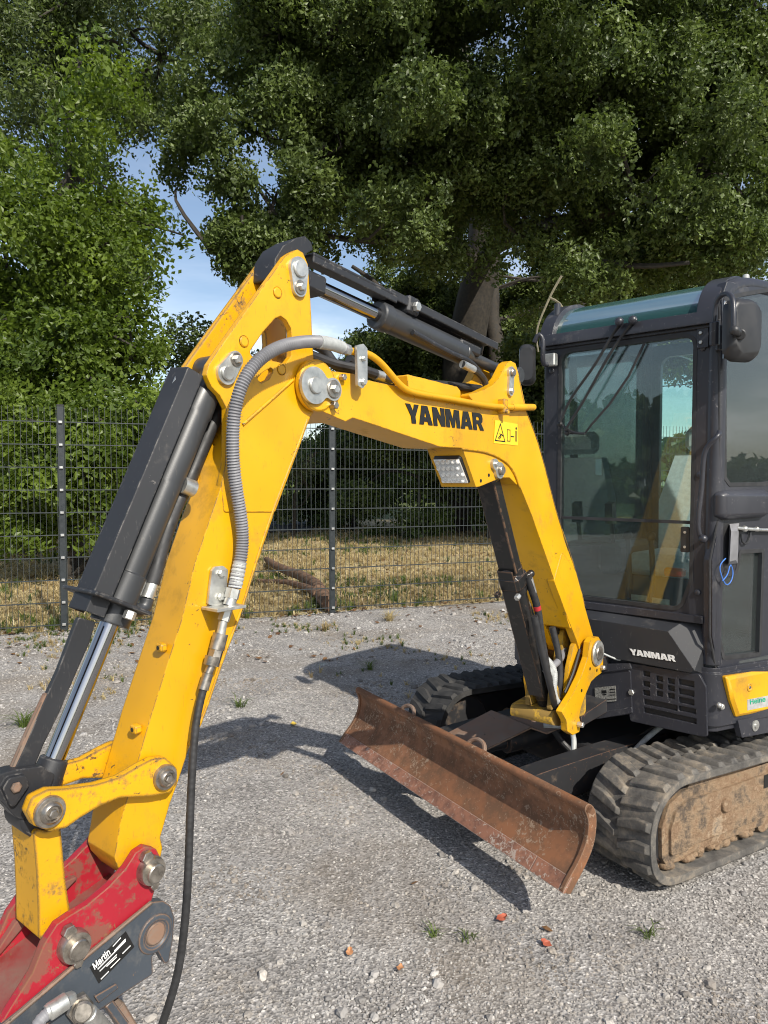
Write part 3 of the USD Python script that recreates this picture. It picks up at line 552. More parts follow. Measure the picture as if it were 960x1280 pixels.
tree("willow_bush", "pale grey green bush by the road seen right of the arm", "bush", wb, [([wb + [0, 0, -0.1], wb + [0, 0, 0.8], wb + [0.1, 0, 1.6]], 0.06, 0.02)],
     [(wb + [0, 0, 1.5], np.array([0.9, 0.7, 0.6]), 15), (wb + [-0.5, 0.3, 0.9], np.array([0.8, 0.7, 0.6]), 12)], will_p(), M_willow, 71, thr=0.40, twigs=10)
# far wood: one mass all round, plus unseen near hedge added left for glass reflections
fr_ = np.random.default_rng(77); an = fr_.uniform(0, 2 * np.pi, 5200)
hh = 4.0 + 4.5 * meshkit.fbm(np.stack([np.cos(an) * 6, np.sin(an) * 6, 0 * an], -1), 4, 3); rr = fr_.uniform(48, 60, len(an))
zz = hh * fr_.random(len(an)) ** 0.7 * 1.0; front = np.abs((an - np.pi / 2 + np.pi) % (2 * np.pi) - np.pi) < 0.75
far_l = [(leaf_cluster(fr_, 60, 1.0, 0.55, 0.4, 0.6), M_bush, "leaf_mass") for _ in range(3)]
scatter("/World/far_wood", far_l, np.vstack([np.stack([np.cos(an) * rr, np.sin(an) * rr, zz * np.where(front, 0.6, 0.3)], 1), np.stack([-15 - 2.5 * fr_.random(500), -16 + 20 * fr_.random(500), 3.4 * fr_.random(500)], 1)]), fr_.integers(0, 3, len(an) + 500), yaw_quat(np.r_[an, fr_.uniform(0, 6.28, 500)], 0.4, fr_), np.r_[fr_.uniform(0.8, 1.5, len(an)), fr_.uniform(0.5, 0.8, 500)])

# ------------------------------------------------------------------ fence
FF = Frame(FP0, FD, (FD[1], -FD[0]))   # w towards the yard
fence = thing("mesh_fence", (FP0[0], FP0[1], 0), "tall anthracite double wire mesh fence with square posts along the gravel yard", "fence")
PH = 2.08
for i in range(-2, 4):
    pst = part(fence, "fence_post", obox(FF.pt(i * FSTEP, PH / 2, 0), [FF.x, FF.w, [0, 0, 1]], (0.03, 0.02, PH / 2), 0.004), M_post)
    part(pst, "post_cap", obox(FF.pt(i * FSTEP, PH + 0.006, 0), [FF.x, FF.w, [0, 0, 1]], (0.032, 0.022, 0.008), 0.003), M_plastic)
    for j in range(0, 10, 1):
        part(pst, "panel_clip", obox(FF.pt(i * FSTEP, 0.06 + j * 0.208, 0.0335), [FF.x, FF.w, [0, 0, 1]], (0.016, 0.008, 0.012), 0.003), M_clip)
def wires(a0, a1):
    ms = []
    n = int(round((a1 - a0) / 0.05))
    for k in range(n + 1):
        a = a0 + (a1 - a0) * k / n
        ms.append(obox(FF.pt(a, 1.05, 0.029), [FF.x, FF.w, [0, 0, 1]], (0.0019, 0.0019, 1.02)))
    for j in range(0, 10):
        for w in (0.0225, 0.0355):
            ms.append(obox(FF.pt((a0 + a1) / 2, 0.06 + j * 0.208, w), [FF.x, FF.w, [0, 0, 1]], ((a1 - a0) / 2, 0.003, 0.004)))
    return join(ms)
for i in range(-2, 3):
    part(fence, "wire_panel", wires(i * FSTEP + 0.035, (i + 1) * FSTEP - 0.035), M_wire, smooth=False)

# fallen branch beyond the fence
fb = ground(395, 735); fbp = thing("fallen_branch", fb, "brown forked dead branch lying on dry grass behind the fence post", "branch")
q = lambda px, py, z: ground(px, py, z)
part(fbp, "main_stem", limb([q(332, 700, 0.10), q(352, 712, 0.13), q(380, 722, 0.12), q(400, 738, 0.10), q(414, 752, 0.09)], 0.045, 0.085, rng, 0.04), M_dead, smooth=60)
part(fbp, "side_stem", limb([q(322, 727, 0.04), q(350, 728, 0.06), q(376, 733, 0.08), q(398, 742, 0.10)], 0.025, 0.05, rng, 0.03), M_dead, smooth=60)
part(fbp, "broken_end", limb([q(396, 735, 0.14), q(408, 742, 0.08), q(419, 752, 0.04)], 0.075, 0.05, rng, 0.04), M_dead, smooth=60)

# coloured fallen leaves and weeds on the gravel
def curled(c, l, w, yaw):
    V, F = [], []
    for i in range(7):
        t = i / 6 * 2 - 1; ww = w * (1 - abs(t) ** 2.2) * (1 + 0.25 * math.sin(i * 2.4)) + 0.0008
        for s_ in (-1, 0, 1):
            V.append([t * l, s_ * ww, 0.004 + 0.006 * s_ * s_ * (0.5 + 0.5 * math.sin(i)) + 0.004 * t * t])
    for i in range(6):
        for s_ in range(2):
            a = i * 3 + s_; F += [[a, a + 1, a + 4], [a, a + 4, a + 3]]
    V = np.array(V); R = np.array([[math.cos(yaw), -math.sin(yaw), 0], [math.sin(yaw), math.cos(yaw), 0], [0, 0, 1]])
    return trimesh.Trimesh(V @ R.T + c, F, process=False)
for px, py, l, w, m_, lab in [(627, 1149, 0.022, 0.014, M_redleaf, "rust red curled leaf lying on gravel at the tip of the blade shadow"), (683, 1180, 0.020, 0.012, M_redleaf, "rust red curled leaf on gravel right below the blade corner"),
        (437, 1193, 0.019, 0.009, M_orangeleaf, "orange brown leaf on gravel, left of the two small orange leaves"), (500, 1213, 0.016, 0.010, M_orangeleaf, "orange star shaped leaf on gravel near the bottom edge, between pale pebbles"),
        (367, 908, 0.032, 0.018, M_yellowleaf, "yellow leaf in the boom shadow left of the blade")]:
    c = ground(px, py); c[2] = hgt(c[0], c[1]) + 0.006
    single("fallen_leaf", curled(c, l, w, rng.uniform(0, 6)), m_, lab, "leaf", loc=c)
for px, py, n, h, m_, lab in [(543, 1168, 22, 0.045, M_greengrass, "small green grass tuft on gravel below the blade, left one of a close pair"), (583, 1172, 20, 0.045, M_greengrass, "small green grass tuft on gravel below the blade, right one of a close pair"),
        (811, 1164, 22, 0.05, M_greengrass, "green weed sprouting from gravel in front of the rubber track"), (300, 884, 34, 0.10, M_greengrass, "green weed patch on gravel right of the arm at the shadow edge"),
        (462, 838, 40, 0.10, M_greengrass, "weed tuft inside the cab shadow on gravel"), (487, 775, 60, 0.16, M_drygrass, "dry brown grass tuft at the fence foot"), (30, 905, 60, 0.12, M_greengrass, "green grass patch at the left picture edge"), (405, 788, 40, 0.14, M_drygrass, "dry grass tuft at the foot of the fence post")]:
    c = ground(px, py); c[2] = hgt(c[0], c[1]); m = tuft(np.random.default_rng(px), n, h, 0.0014 + 0.008 * h, 1.3)
    m.vertices = m.vertices * np.array([1 + 3 * h, 1 + 3 * h, 0.8]) + c
    single("weed_tuft", m, m_, lab, "weed", loc=c, smooth=False)
data("/World/gravel_stones", "loose grey gravel stones covering the yard", "gravel"); data("/World/meadow_grass", "dry straw coloured grass with green patches beyond the fence", "grass")
data("/World/leaf_litter", "scattered brown dead leaves along the fence foot and meadow", "leaves"); data("/World/far_wood", "far off dark green wood closing the horizon, plus an added unseen hedge at left", "wood")
# ================================================================== the excavator
Z = np.array([0, 0, 1.0])
UB = np.array([0.862, 0.506]); UL = np.array([0.506, -0.862]); B0 = np.array([0.18, 2.84])
UF = Frame(B0, UB, UL)                                   # undercarriage: a = back from the blade, w = towards the machine's left
SLEW = B0 + 1.40 * UB
TH = math.radians(50); FWD = np.array([-math.cos(TH), -math.sin(TH)]); LEFT = np.array([math.sin(TH), -math.cos(TH)])
BF = Frame((0.674, 2.737), FWD, LEFT)                    # boom and arm: a = forward from the foot pin, w = left
C0 = np.array([1.2036, 2.676]); EF = np.array([-0.729, 0.684]); NF = np.array([-0.684, -0.729])
CF = Frame(C0, EF, NF)                                   # cab front: a = towards the machine's right, w = outward
ES = np.array([0.862, 0.506]); NS = np.array([0.506, -0.862])
CS = Frame(C0, ES, NS)                                   # cab left side: a = back, w = outward
HB = np.array([0.684, 0.729])                            # straight back of the upper structure
ex = thing("excavator", (SLEW[0], SLEW[1], 0), "yellow and charcoal mini excavator with cab, rusty dozer blade and rubber tracks on gravel", "excavator")
def bp(px, py, w=0.0): return hit(BF, px, py, w)
def disc(fr, a, z, w0, w1, r, ch=0.0, n=28): return cyl(fr.pt(a, z, w0), fr.pt(a, z, w1), r, n=n, ch=ch)
def bolt(p, nrm, r=0.009, h=0.008): return cyl(p, np.asarray(p) + np.asarray(nrm) * h, r, n=6, ch=0.0015)
def slab(fr, px_pts, w_ref, w0, w1, r=0.006):
    """plate whose outline is given on the plane w_ref"""
    return fr.ext(rnd(pl(fr, px_pts, w_ref), r), w0, w1)

# ------------------------------------------------------------------ tracks
def track(w0, w1):
    ca, cr, zc = 0.555, 2.10, 0.203
    ro = 0.182
    def loop(r, n=18):
        p = []
        for k in range(n + 1):
            t = math.pi / 2 + math.pi * k / n; cx_, sx_ = math.cos(t), math.sin(t)
            if sx_ < 0: cx_, sx_ = -abs(cx_) ** 0.72, -abs(sx_) ** 0.72        # tighter lower front corner
            p.append((ca + r * cx_, zc + r * sx_))
        for k in range(n + 1):
            t = -math.pi / 2 + math.pi * k / n; p.append((cr + r * math.cos(t), zc + r * math.sin(t)))
        # slight sag of the top run
        top = [(ca + (cr - ca) * s, zc + r - 0.012 * math.sin(math.pi * s)) for s in np.linspace(0.95, 0.05, 14)]
        return p + top
    belt = Polygon(loop(ro), [loop(ro - 0.026)])
    MT = M_track if w0 > 0 else M_track_shaded
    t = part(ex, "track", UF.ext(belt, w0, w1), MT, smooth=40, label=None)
    c = np.array(loop(ro, 40) + [loop(ro, 40)[0]]); dd = np.r_[0, np.cumsum(np.linalg.norm(np.diff(c, axis=0), axis=1))]
    nl = 58; W = (w1 - w0)
    r_ = np.random.default_rng(int(abs(w0) * 100))
    for side in (0, 1):
        for k in range(nl):
            s = (k + 0.5 * side) / nl * dd[-1] % dd[-1]
            def P(u, h):
                q = np.array([np.interp((s + u) % dd[-1], dd, c[:, i]) for i in (0, 1)]); q2 = np.array([np.interp((s + u + 0.004) % dd[-1], dd, c[:, i]) for i in (0, 1)])
                tt = q2 - q; tt /= np.linalg.norm(tt); nn = np.array([tt[1], -tt[0]])
                return q + nn * h
            a0, a1 = (w0 + 0.002, w0 + W * 0.52) if side == 0 else (w0 + W * 0.48, w1 - 0.002)
            pts = []
            inner, outer = (a1, a0) if side == 0 else (a0, a1)
            for w_, skew, hl in ((inner, 0.016, 0.013), (inner * 0.45 + outer * 0.55, -0.005, 0.021), (outer, -0.014, 0.017)):
                for u in (-1, 1):
                    q = P(skew + u * hl * 1.15, -0.004); pts.append(UF.pt(q[0], q[1], w_))
                    ww = w_ + (0.012 if w_ == a0 else -0.012 if w_ == a1 else 0)
                    q = P(skew + u * hl * 0.72, 0.0125 + 0.003 * r_.random()); pts.append(UF.pt(q[0], q[1], ww))
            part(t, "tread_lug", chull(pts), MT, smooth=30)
    # drive lugs inside the belt
    dl = []
    for k in range(nl):
        s = k / nl * dd[-1]; q = np.array([np.interp(s, dd, c[:, i]) for i in (0, 1)]); q2 = np.array([np.interp((s + .004) % dd[-1], dd, c[:, i]) for i in (0, 1)])
        tt = (q2 - q) / np.linalg.norm(q2 - q); nn = np.array([tt[1], -tt[0]]); q = q - nn * 0.034
        for ww in (w0 + W * 0.28, w0 + W * 0.72):
            dl.append(obox(UF.pt(q[0], q[1], ww), [UF.pt(tt[0], tt[1]) - UF.pt(0, 0), UF.w, UF.pt(nn[0], nn[1]) - UF.pt(0, 0)], (0.017, 0.022, 0.012), 0.005))
    part(t, "drive_lugs", join(dl), M_mud, kind="stuff")
    wm = (w0 + w1) / 2
    idl = lathe(UF.pt(ca, zc, w0 + 0.05), UF.w, [(0, 0.05), (0, 0.135), (0.02, 0.15), (W - 0.12, 0.15), (W - 0.10, 0.135), (W - 0.10, 0.05)], 32)
    part(t, "idler_wheel", idl, M_frame)
    part(t, "sprocket", lathe(UF.pt(cr, zc, w0 + 0.05), UF.w, [(0, 0.05), (0, 0.13), (0.02, 0.145), (W - 0.12, 0.145), (W - 0.10, 0.13), (W - 0.10, 0.04)], 32), M_mud)
    out = Polygon([(0.475, 0.105), (0.47, 0.21), (0.505, 0.285), (0.58, 0.318), (1.2, 0.322), (1.9, 0.318), (2.05, 0.27), (2.05, 0.13), (1.85, 0.085), (0.62, 0.085), (0.60, 0.072), (0.50, 0.074)])
    part(t, "track_frame", [UF.ext(rnd(out, 0.012), w1 - 0.075, w1 - 0.035), UF.ext(rnd(out.buffer(-0.035), 0.01), w1 - 0.036, w1 - 0.024),
                            UF.ext(Polygon([(0.62, 0.335), (2.0, 0.33), (2.0, 0.31), (0.60, 0.305)]), w0 + 0.05, w1 - 0.04)] if w0 > 0 else [UF.ext(rnd(out, 0.012), w0 + 0.08, w1 - 0.08)], M_mud if w0 > 0 else M_frame)
    part(t, "adjuster_cover", disc(UF, 0.80, 0.225, w1 - 0.03, w1 - 0.012, 0.026, 0.003), M_mud)
    part(t, "inspection_slot", UF.ext(sbox(1.03, 0.235, 1.055, 0.285), w1 - 0.03, w1 - 0.0215), M_black)
    for k in range(5):
        part(t, "track_roller", lathe(UF.pt(0.80 + 0.27 * k, 0.088, w0 + 0.045), UF.w, [(0, 0.02), (0, 0.04), (W - 0.09, 0.04), (W - 0.09, 0.02)], 20), M_mud)
    r2 = np.random.default_rng(8); chunks = []
    for k in range(46):                                            # dried mud lumps between rollers and belt
        u = r2.uniform(0.50, 1.5); b_ = ball(UF.pt(u, 0.060 + 0.022 * r2.random(), w1 - 0.055 + r2.uniform(-.02, .012)), np.array([1, 1, 0.75]) * r2.uniform(0.012, 0.028), 1)
        chunks.append(b_)
    part(t, "mud_lumps", join(chunks), M_mud, kind="stuff")
    return t
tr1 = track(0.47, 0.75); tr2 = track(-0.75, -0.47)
part(tr1, "tie_down_bracket", UF.ext(rnd(Polygon([(1.015 + .15, 0.255), (1.03 + .15, 0.305), (1.09 + .15, 0.305), (1.10 + .15, 0.25), (1.06 + .15, 0.225)]), 0.012), 0.715, 0.735), M_yellow)

# ------------------------------------------------------------------ undercarriage centre frame, blade
cf = part(ex, "centre_frame", [UF.ext(rnd(Polygon([(0.62, 0.17), (0.66, 0.30), (0.9, 0.36), (1.9, 0.36), (2.0, 0.2), (1.8, 0.12), (0.8, 0.12)]), 0.02), -0.30, 0.30),
      obox(UF.pt(1.0, 0.235, 0), [UF.x, UF.w, Z], (0.09, 0.50, 0.055), 0.01), obox(UF.pt(1.75, 0.235, 0), [UF.x, UF.w, Z], (0.09, 0.50, 0.055), 0.01)], M_frame)
part(cf, "slew_ring", cyl([*SLEW, 0.345], [*SLEW, 0.455], 0.33, n=48, ch=0.006), M_frame)
# blade, curved section swept over the width
prof_f = [(-0.012, 0.150), (0.012, 0.180), (0.045, 0.215), (0.078, 0.265), (0.092, 0.31), (0.090, 0.35), (0.078, 0.378)]
prof_b = [(0.092, 0.390), (0.108, 0.372), (0.114, 0.31), (0.100, 0.255), (0.066, 0.203), (0.034, 0.165), (0.012, 0.140)]
pf = spline([(x, z, 0) for x, z in prof_f], 0.012)[:, :2]; pb = spline([(x, z, 0) for x, z in prof_b], 0.012)[:, :2]
blade_poly = Polygon([tuple(p) for p in pf] + [tuple(p) for p in pb])
bl = part(ex, "dozer_blade", UF.ext(blade_poly, -0.735, 0.735), M_rust, smooth=40)
for w0, w1 in ((-0.75, -0.735), (0.735, 0.75)):
    part(bl, "end_plate", UF.ext(rnd(blade_poly.buffer(0.006), 0.004), w0, w1), M_rust)
part(bl, "top_lip", tube([UF.pt(0.086, 0.383, w) for w in (-0.75, 0.75)], 0.015, n=12, smooth=False), M_rust)
ed = Polygon([(-0.020, 0.146), (0.014, 0.186), (0.018, 0.181), (-0.012, 0.143)])
for w0, w1 in ((-0.752, 0.60), (0.602, 0.752)):
    part(bl, "cutting_edge", UF.ext(ed, w0, w1), M_rust_edge)
for ww in (-0.33, 0.16):
    hp = [UF.pt(0.10 + 0.02 * math.sin(t), 0.380 + 0.030 * math.sin(t), ww + 0.05 * math.cos(t)) for t in np.linspace(0, math.pi, 9)]
    part(bl, "lifting_eye", tube(hp, 0.009, n=8), M_rust2)
for sgn in (-1, 1):
    w_ = 0.26 * sgn + 0.05
    arm_p = rnd(Polygon([(0.09, 0.19), (0.09, 0.31), (0.30, 0.325), (0.62, 0.34), (0.95, 0.345), (0.95, 0.25), (0.6, 0.22), (0.2, 0.17)]), 0.015)
    part(bl, "blade_arm", UF.ext(arm_p, w_ - 0.045, w_ + 0.045), M_frame)
part(bl, "rust_strip", obox(UF.pt(0.37, 0.335, 0.31), [UF.x, UF.w, Z], (0.2, 0.045, 0.002)), M_rust2) if False else None
# sheet guard over the blade cylinder
gp = UF
sheet_pts = [(0.20, 0.33, -0.16), (0.20, 0.33, 0.08), (0.44, 0.385, -0.17), (0.44, 0.385, 0.09), (0.50, 0.36, -0.12), (0.50, 0.36, 0.12), (0.75, 0.40, -0.1), (0.75, 0.40, 0.12)]
sv = []
for dz in (0, -0.008):
    sv += [UF.pt(a, z + dz, w) for a, z, w in sheet_pts]
sf = []
for k in range(3):
    a, b, c_, d_ = 2 * k, 2 * k + 1, 2 * k + 2, 2 * k + 3
    sf += [[a, b, d_], [a, d_, c_], [a + 8, d_ + 8, b + 8], [a + 8, c_ + 8, d_ + 8], [a, c_, c_ + 8], [a, c_ + 8, a + 8], [b, b + 8, d_ + 8], [b, d_ + 8, d_]]
sf += [[0, 8, 9], [0, 9, 1], [6, 7, 15], [6, 15, 14]]
part(cf, "cylinder_guard", trimesh.Trimesh(np.array(sv), np.array(sf), process=False), M_rust2, smooth=20)
part(cf, "blade_cylinder", [cyl(UF.pt(0.16, 0.28, -0.03), UF.pt(0.42, 0.29, -0.03), 0.022, ch=0.002), cyl(UF.pt(0.40, 0.29, -0.03), UF.pt(0.85, 0.30, -0.03), 0.045, ch=0.004)], M_frame)
part(cf, "frame_hose", tube([UF.pt(0.50, 0.385, 0.10), UF.pt(0.56, 0.375, 0.20), UF.pt(0.52, 0.27, 0.26), UF.pt(0.56, 0.24, 0.29), UF.pt(0.66, 0.26, 0.34), UF.pt(0.76, 0.37, 0.40), UF.pt(0.86, 0.41, 0.40)], 0.011, n=10), M_paleh)
part(cf, "frame_hose", tube([UF.pt(0.60, 0.36, 0.02), UF.pt(0.66, 0.24, 0.12), UF.pt(0.80, 0.2, 0.2), UF.pt(0.95, 0.33, 0.26)], 0.014, n=10), M_rubber)
part(cf, "blade_pin", cyl(UF.pt(0.95, 0.30, -0.30), UF.pt(0.95, 0.30, 0.38), 0.02, ch=0.003), M_pin)

# ------------------------------------------------------------------ lettering
GLY = {"Y": (0.97, [[(0, 1), (.34, 1), (.50, .64), (.64, 1), (.97, 1), (.645, .37), (.645, 0), (.33, 0), (.33, .37)]], []),
       "A": (1.02, [[(0, 0), (.29, 1), (.73, 1), (1.02, 0), (.69, 0), (.645, .17), (.375, .17), (.33, 0)]], [[(.43, .40), (.59, .40), (.51, .70)]]),
       "N": (0.95, [[(0, 0), (0, 1), (.35, 1), (.64, .47), (.64, 1), (.95, 1), (.95, 0), (.61, 0), (.31, .53), (.31, 0)]], []),
       "M": (1.16, [[(0, 0), (0, 1), (.41, 1), (.58, .45), (.75, 1), (1.16, 1), (1.16, 0), (.86, 0), (.86, .60), (.68, 0), (.48, 0), (.30, .60), (.30, 0)]], []),
       "R": (0.96, [[(0, 0), (0, 1), (.68, 1), (.86, .92), (.92, .72), (.87, .50), (.74, .42), (.96, 0), (.62, 0), (.45, .36), (.31, .36), (.31, 0)]], [[(.31, .58), (.31, .78), (.55, .78), (.61, .68), (.55, .58)]])}
def word_poly(text, gap=0.07):
    x, out = 0.0, []
    for ch in text:
        w, outer, holes = GLY[ch]
        p = Polygon(outer[0], holes); out.append(affinity.translate(p, x, 0)); x += w + gap - (0.15 if ch == "Y" else 0)
    return out, x - gap
def put_word(fr, w, p00, p10, p01, wd=0.0012):
    """letters mapped so that baseline start, baseline end and cap height start fall on the three plane points (a, z)"""
    ps, Lx = word_poly("YANMAR"); ux = (np.array(p10) - p00) / Lx; uy = np.array(p01) - p00
    return [fr.ext(affinity.affine_transform(p, [ux[0], uy[0], ux[1], uy[1], p00[0], p00[1]]), w, w + wd) for p in ps]
def put_text(fr, w, text, p00, p10, p01, wd=0.0008, bold=True):
    """plain lettering the same way"""
    m = meshkit.text_mesh(text, 1.0, 0.1, bold); v = np.array(m.vertices); Lx = v[:, 0].max()
    ux = (np.array(p10) - p00) / Lx; uy = np.array(p01) - p00; q = np.array(p00) + v[:, :1] * ux + v[:, 1:2] * uy
    P = fr.o + q[:, :1] * fr.x + q[:, 1:2] * Z + (w + v[:, 2:] * 10 * wd) * fr.w
    f = np.array(m.faces)
    if np.linalg.det(np.stack([fr.x * ux[0] + Z * ux[1], fr.x * uy[0] + Z * uy[1], fr.w])) < 0: f = f[:, ::-1]
    return trimesh.Trimesh(P, f, process=False)

# ------------------------------------------------------------------ boom
WB = 0.065
main_px = [(392, 452), (409, 463), (441, 467), (459, 475), (497, 483), (520, 491), (560, 500), (610, 507), (650, 505), (657, 512), (667, 537), (680, 580), (696, 640), (706, 677), (720, 715), (731, 760), (727, 790),
           (712, 785), (706, 764), (685, 702), (664, 642), (655, 620), (646, 598), (636, 582), (624, 571), (604, 564), (577, 560), (550, 558.5), (441, 522), (432, 527), (425, 524), (392, 509)]
bm_main = slab(BF, main_px, WB, -WB, WB, 0.010)
tipa, tipz = az(BF, 397, 482, WB)
tip_r = 0.058
boom_meshes = [bm_main, disc(BF, tipa, tipz, -WB - 0.004, -0.050, tip_r, 0.004, 40), disc(BF, tipa, tipz, 0.050, WB + 0.004, tip_r, 0.004, 40)]
boom = part(ex, "boom", boom_meshes, M_yellow, smooth=30)
foot_px = [(702, 690), (720, 715), (731, 760), (741, 795), (744, 812), (736, 822), (726, 818), (720, 800), (709, 772), (692, 726)]
for w0, w1 in ((WB - 0.026, WB + 0.0015), (-WB - 0.0015, -WB + 0.026)):
    part(boom, "foot_plate", slab(BF, foot_px, WB, w0, w1, 0.008), M_yellow)
br_px = [(584, 493), (600, 489), (615, 482), (624, 472), (629, 462), (633, 454), (638, 451), (644, 454), (648, 468), (655, 500), (658, 512), (640, 516), (600, 512)]
for w0, w1 in ((0.036, WB + 0.001), (-WB - 0.001, -0.036)):
    part(boom, "cylinder_bracket", slab(BF, br_px, WB, w0, w1, 0.006), M_yellow)
pin_c = [az(BF, 637, 466, WB), az(BF, 636, 489, WB)]
lk = unary_union([Point(*pin_c[0]).buffer(0.019), Point(*pin_c[1]).buffer(0.015), LineString(pin_c).buffer(0.014)])
p_ = part(boom, "pin_retainer", BF.ext(lk, WB + 0.001, WB + 0.009), M_zinc)
part(p_, "pin_end", disc(BF, *pin_c[0], WB + 0.008, WB + 0.018, 0.012, 0.002), M_pin)
part(p_, "bolt", bolt(BF.pt(*pin_c[1], WB + 0.008), BF.w, 0.008), M_zinc)
part(boom, "top_cover", BF.ext(rnd(pl(BF, [(503, 468.5), (530, 475), (566, 484), (570, 489), (571, 500), (505, 486)], 0.02), 0.004), -0.01, 0.035), M_yellow)
# doubler bead along the boom side
bead = [bp(x, y, WB) for x, y in [(577, 561), (606, 565), (626, 573), (640, 586), (650, 610)]]
part(boom, "weld_bead", tube(bead, 0.0035, n=6), M_yellow)
bead = [bp(x, y, WB) for x, y in [(648, 470), (656, 508), (668, 541), (682, 588), (697, 645), (712, 690), (731, 757)]]
part(boom, "weld_bead", tube(bead, 0.0022, n=6), M_yellow_dirty)
# lettering and warning sticker
part(boom, "lettering", put_word(BF, WB + 0.0008, az(BF, 508.5, 528.5, WB), az(BF, 604.5, 538.5, WB), az(BF, 506, 504, WB)), M_black, smooth=False)
WS = WB + 0.0009
stk = part(boom, "warning_sticker", BF.ext(pl(BF, [(618.5, 525), (646.5, 530), (647, 557), (616.5, 554)], WB), WS, WS + 0.0006), M_sticker, smooth=False)
def stroke(px, wid, closed=False):
    pts = [az(BF, x, y, WB) for x, y in px]
    return BF.ext((Polygon(pts).exterior if closed else LineString(pts)).buffer(wid, cap_style=2, join_style=2), WS + 0.0008, WS + 0.0013)
part(stk, "pictogram", [stroke([(624.8, 530), (618.5, 550.5), (630.5, 552)], 0.0016, True), stroke([(633.5, 537), (637, 537.6), (637, 551.5), (633.5, 551.3)], 0.0011, True), stroke([(622, 548), (626, 543), (628, 545)], 0.0018), stroke([(624, 541), (625.5, 546), (623.5, 549)], 0.0015),
      stroke([(638, 545.5), (642, 546)], 0.0016), stroke([(644.4, 538.5), (644.4, 552)], 0.0034), BF.ext(Point(*az(BF, 644.6, 535.6, WB)).buffer(0.0042), WS + 0.0008, WS + 0.0013)], M_black, smooth=False)
# lamp and cylinder bracket under the boom
lb_px = [(577, 558), (608, 562), (628, 571), (640, 584), (649, 603), (646, 606), (637, 597), (628, 597), (617, 601), (600, 608), (595, 609)]
lampb = part(ex, "lamp_bracket", slab(BF, lb_px, 0.062, -0.062, 0.062, 0.003), M_yellow)
b0, b1, = az(BF, 596, 608, 0.062), az(BF, 578, 561, 0.062)
fx = (np.array(b1) - b0); ln = np.linalg.norm(fx); fx /= ln; fnm = np.array([-fx[1], fx[0]]); fnm = fnm if fnm[0] > 0 else -fnm
def lampbox(t0, t1, h, w, ch):
    c = np.array(b0) + fx * (t0 + t1) / 2 * ln + fnm * h[0]; return obox(BF.pt(c[0], c[1], 0), [BF.x * fx[0] + Z * fx[1], BF.w, BF.x * fnm[0] + Z * fnm[1]], ((t1 - t0) / 2 * ln, w, h[1]), ch)
wl = part(lampb, "work_light", lampbox(0.10, 0.84, (0.0, 0.010), 0.050, 0.007), M_plastic)
lens = [lampbox(0.15, 0.79, (0.0105, 0.002), 0.045, 0.001)]
part(lampb, "lamp_lens", lens, M_lens)
rf = []
for i in range(4):
    for j in range(5):
        c = np.array(b0) + fx * ln * (0.215 + 0.17 * i) + fnm * 0.0125
        rf.append(ball(BF.pt(c[0], c[1], -0.034 + 0.017 * j + (0.004 if i % 2 else -0.004)), 0.0068, 1))
part(lampb, "reflector", rf, M_white, kind="stuff")
pc = [az(BF, 616, 580, 0.062), az(BF, 622, 588, 0.062)]
pt_ = part(lampb, "pin_retainer", BF.ext(unary_union([Point(*pc[0]).buffer(0.015), Point(*pc[1]).buffer(0.025), LineString(pc).buffer(0.016)]), 0.062, 0.072), M_zinc)
part(pt_, "pin_end", disc(BF, *pc[1], 0.071, 0.083, 0.014, 0.002), M_pin); part(pt_, "bolt", bolt(BF.pt(*pc[0], 0.071), BF.w, 0.007), M_zinc)
for x, y in ((601, 601), (611, 594)):
    part(lampb, "bolt_hole", disc(BF, *az(BF, x, y, 0.062), 0.058, 0.0626, 0.0055), M_black)

# ------------------------------------------------------------------ swing bracket
SWA = BF.pt(-0.0, 0, 0)[:2]
swm = []
near_px = [(741, 797), (748, 796), (754, 806), (754, 830), (752, 841), (745, 846), (739, 852), (732, 868), (726, 885), (724, 897), (726, 904), (724, 915), (716, 919), (709, 914), (708, 901), (702, 890), (716, 868), (727, 845), (735, 822), (737, 803)]
sw = part(ex, "swing_bracket", slab(BF, near_px, 0.105, 0.082, 0.105, 0.004), M_yellow)
part(sw, "far_cheek", slab(BF, [(664, 788), (676, 782), (690, 792), (694, 830), (690, 880), (664, 878), (660, 850)], -0.095, -0.115, -0.092, 0.006), M_yellow)
# base casting that turns on the vertical pin
def bz(px, py, w): return az(BF, px, py, w)
base = [BF.ext(rnd(Polygon([(-0.07, 0.515), (0.15, 0.525), (0.215, 0.545), (0.205, 0.585), (0.10, 0.59), (0.0, 0.63), (-0.07, 0.63)]), 0.02), -0.105, 0.06),
        BF.ext(rnd(Polygon([(0.10, 0.59), (0.145, 0.67), (0.185, 0.67), (0.20, 0.59)]), 0.01), -0.05, -0.035), BF.ext(rnd(Polygon([(0.10, 0.59), (0.145, 0.67), (0.185, 0.67), (0.20, 0.59)]), 0.01), 0.035, 0.05)]
part(sw, "base_casting", base, M_yellow_dirty)
part(sw, "swing_pin", cyl(BF.pt(-0.075, 0.47, -0.01), BF.pt(-0.075, 0.72, -0.01), 0.045, ch=0.004), M_frame)
part(sw, "web", BF.ext(rnd(Polygon([(-0.05, 0.60), (0.03, 0.60), (0.05, 0.70), (0.02, 0.84), (-0.02, 0.86), (-0.05, 0.80)]), 0.02), -0.02, 0.01), M_yellow_dirty)
part(sw, "fork_plate", BF.ext(rnd(Polygon([(-0.06, 0.60), (0.10, 0.60), (0.08, 0.72), (0.04, 0.80), (-0.05, 0.80)]), 0.02), 0.045, 0.06), M_yellow)
capc = az(BF, 745.5, 816, 0.105)
cp = part(sw, "pin_cap", disc(BF, *capc, 0.105, 0.116, 0.047, 0.003, 36), M_zinc)
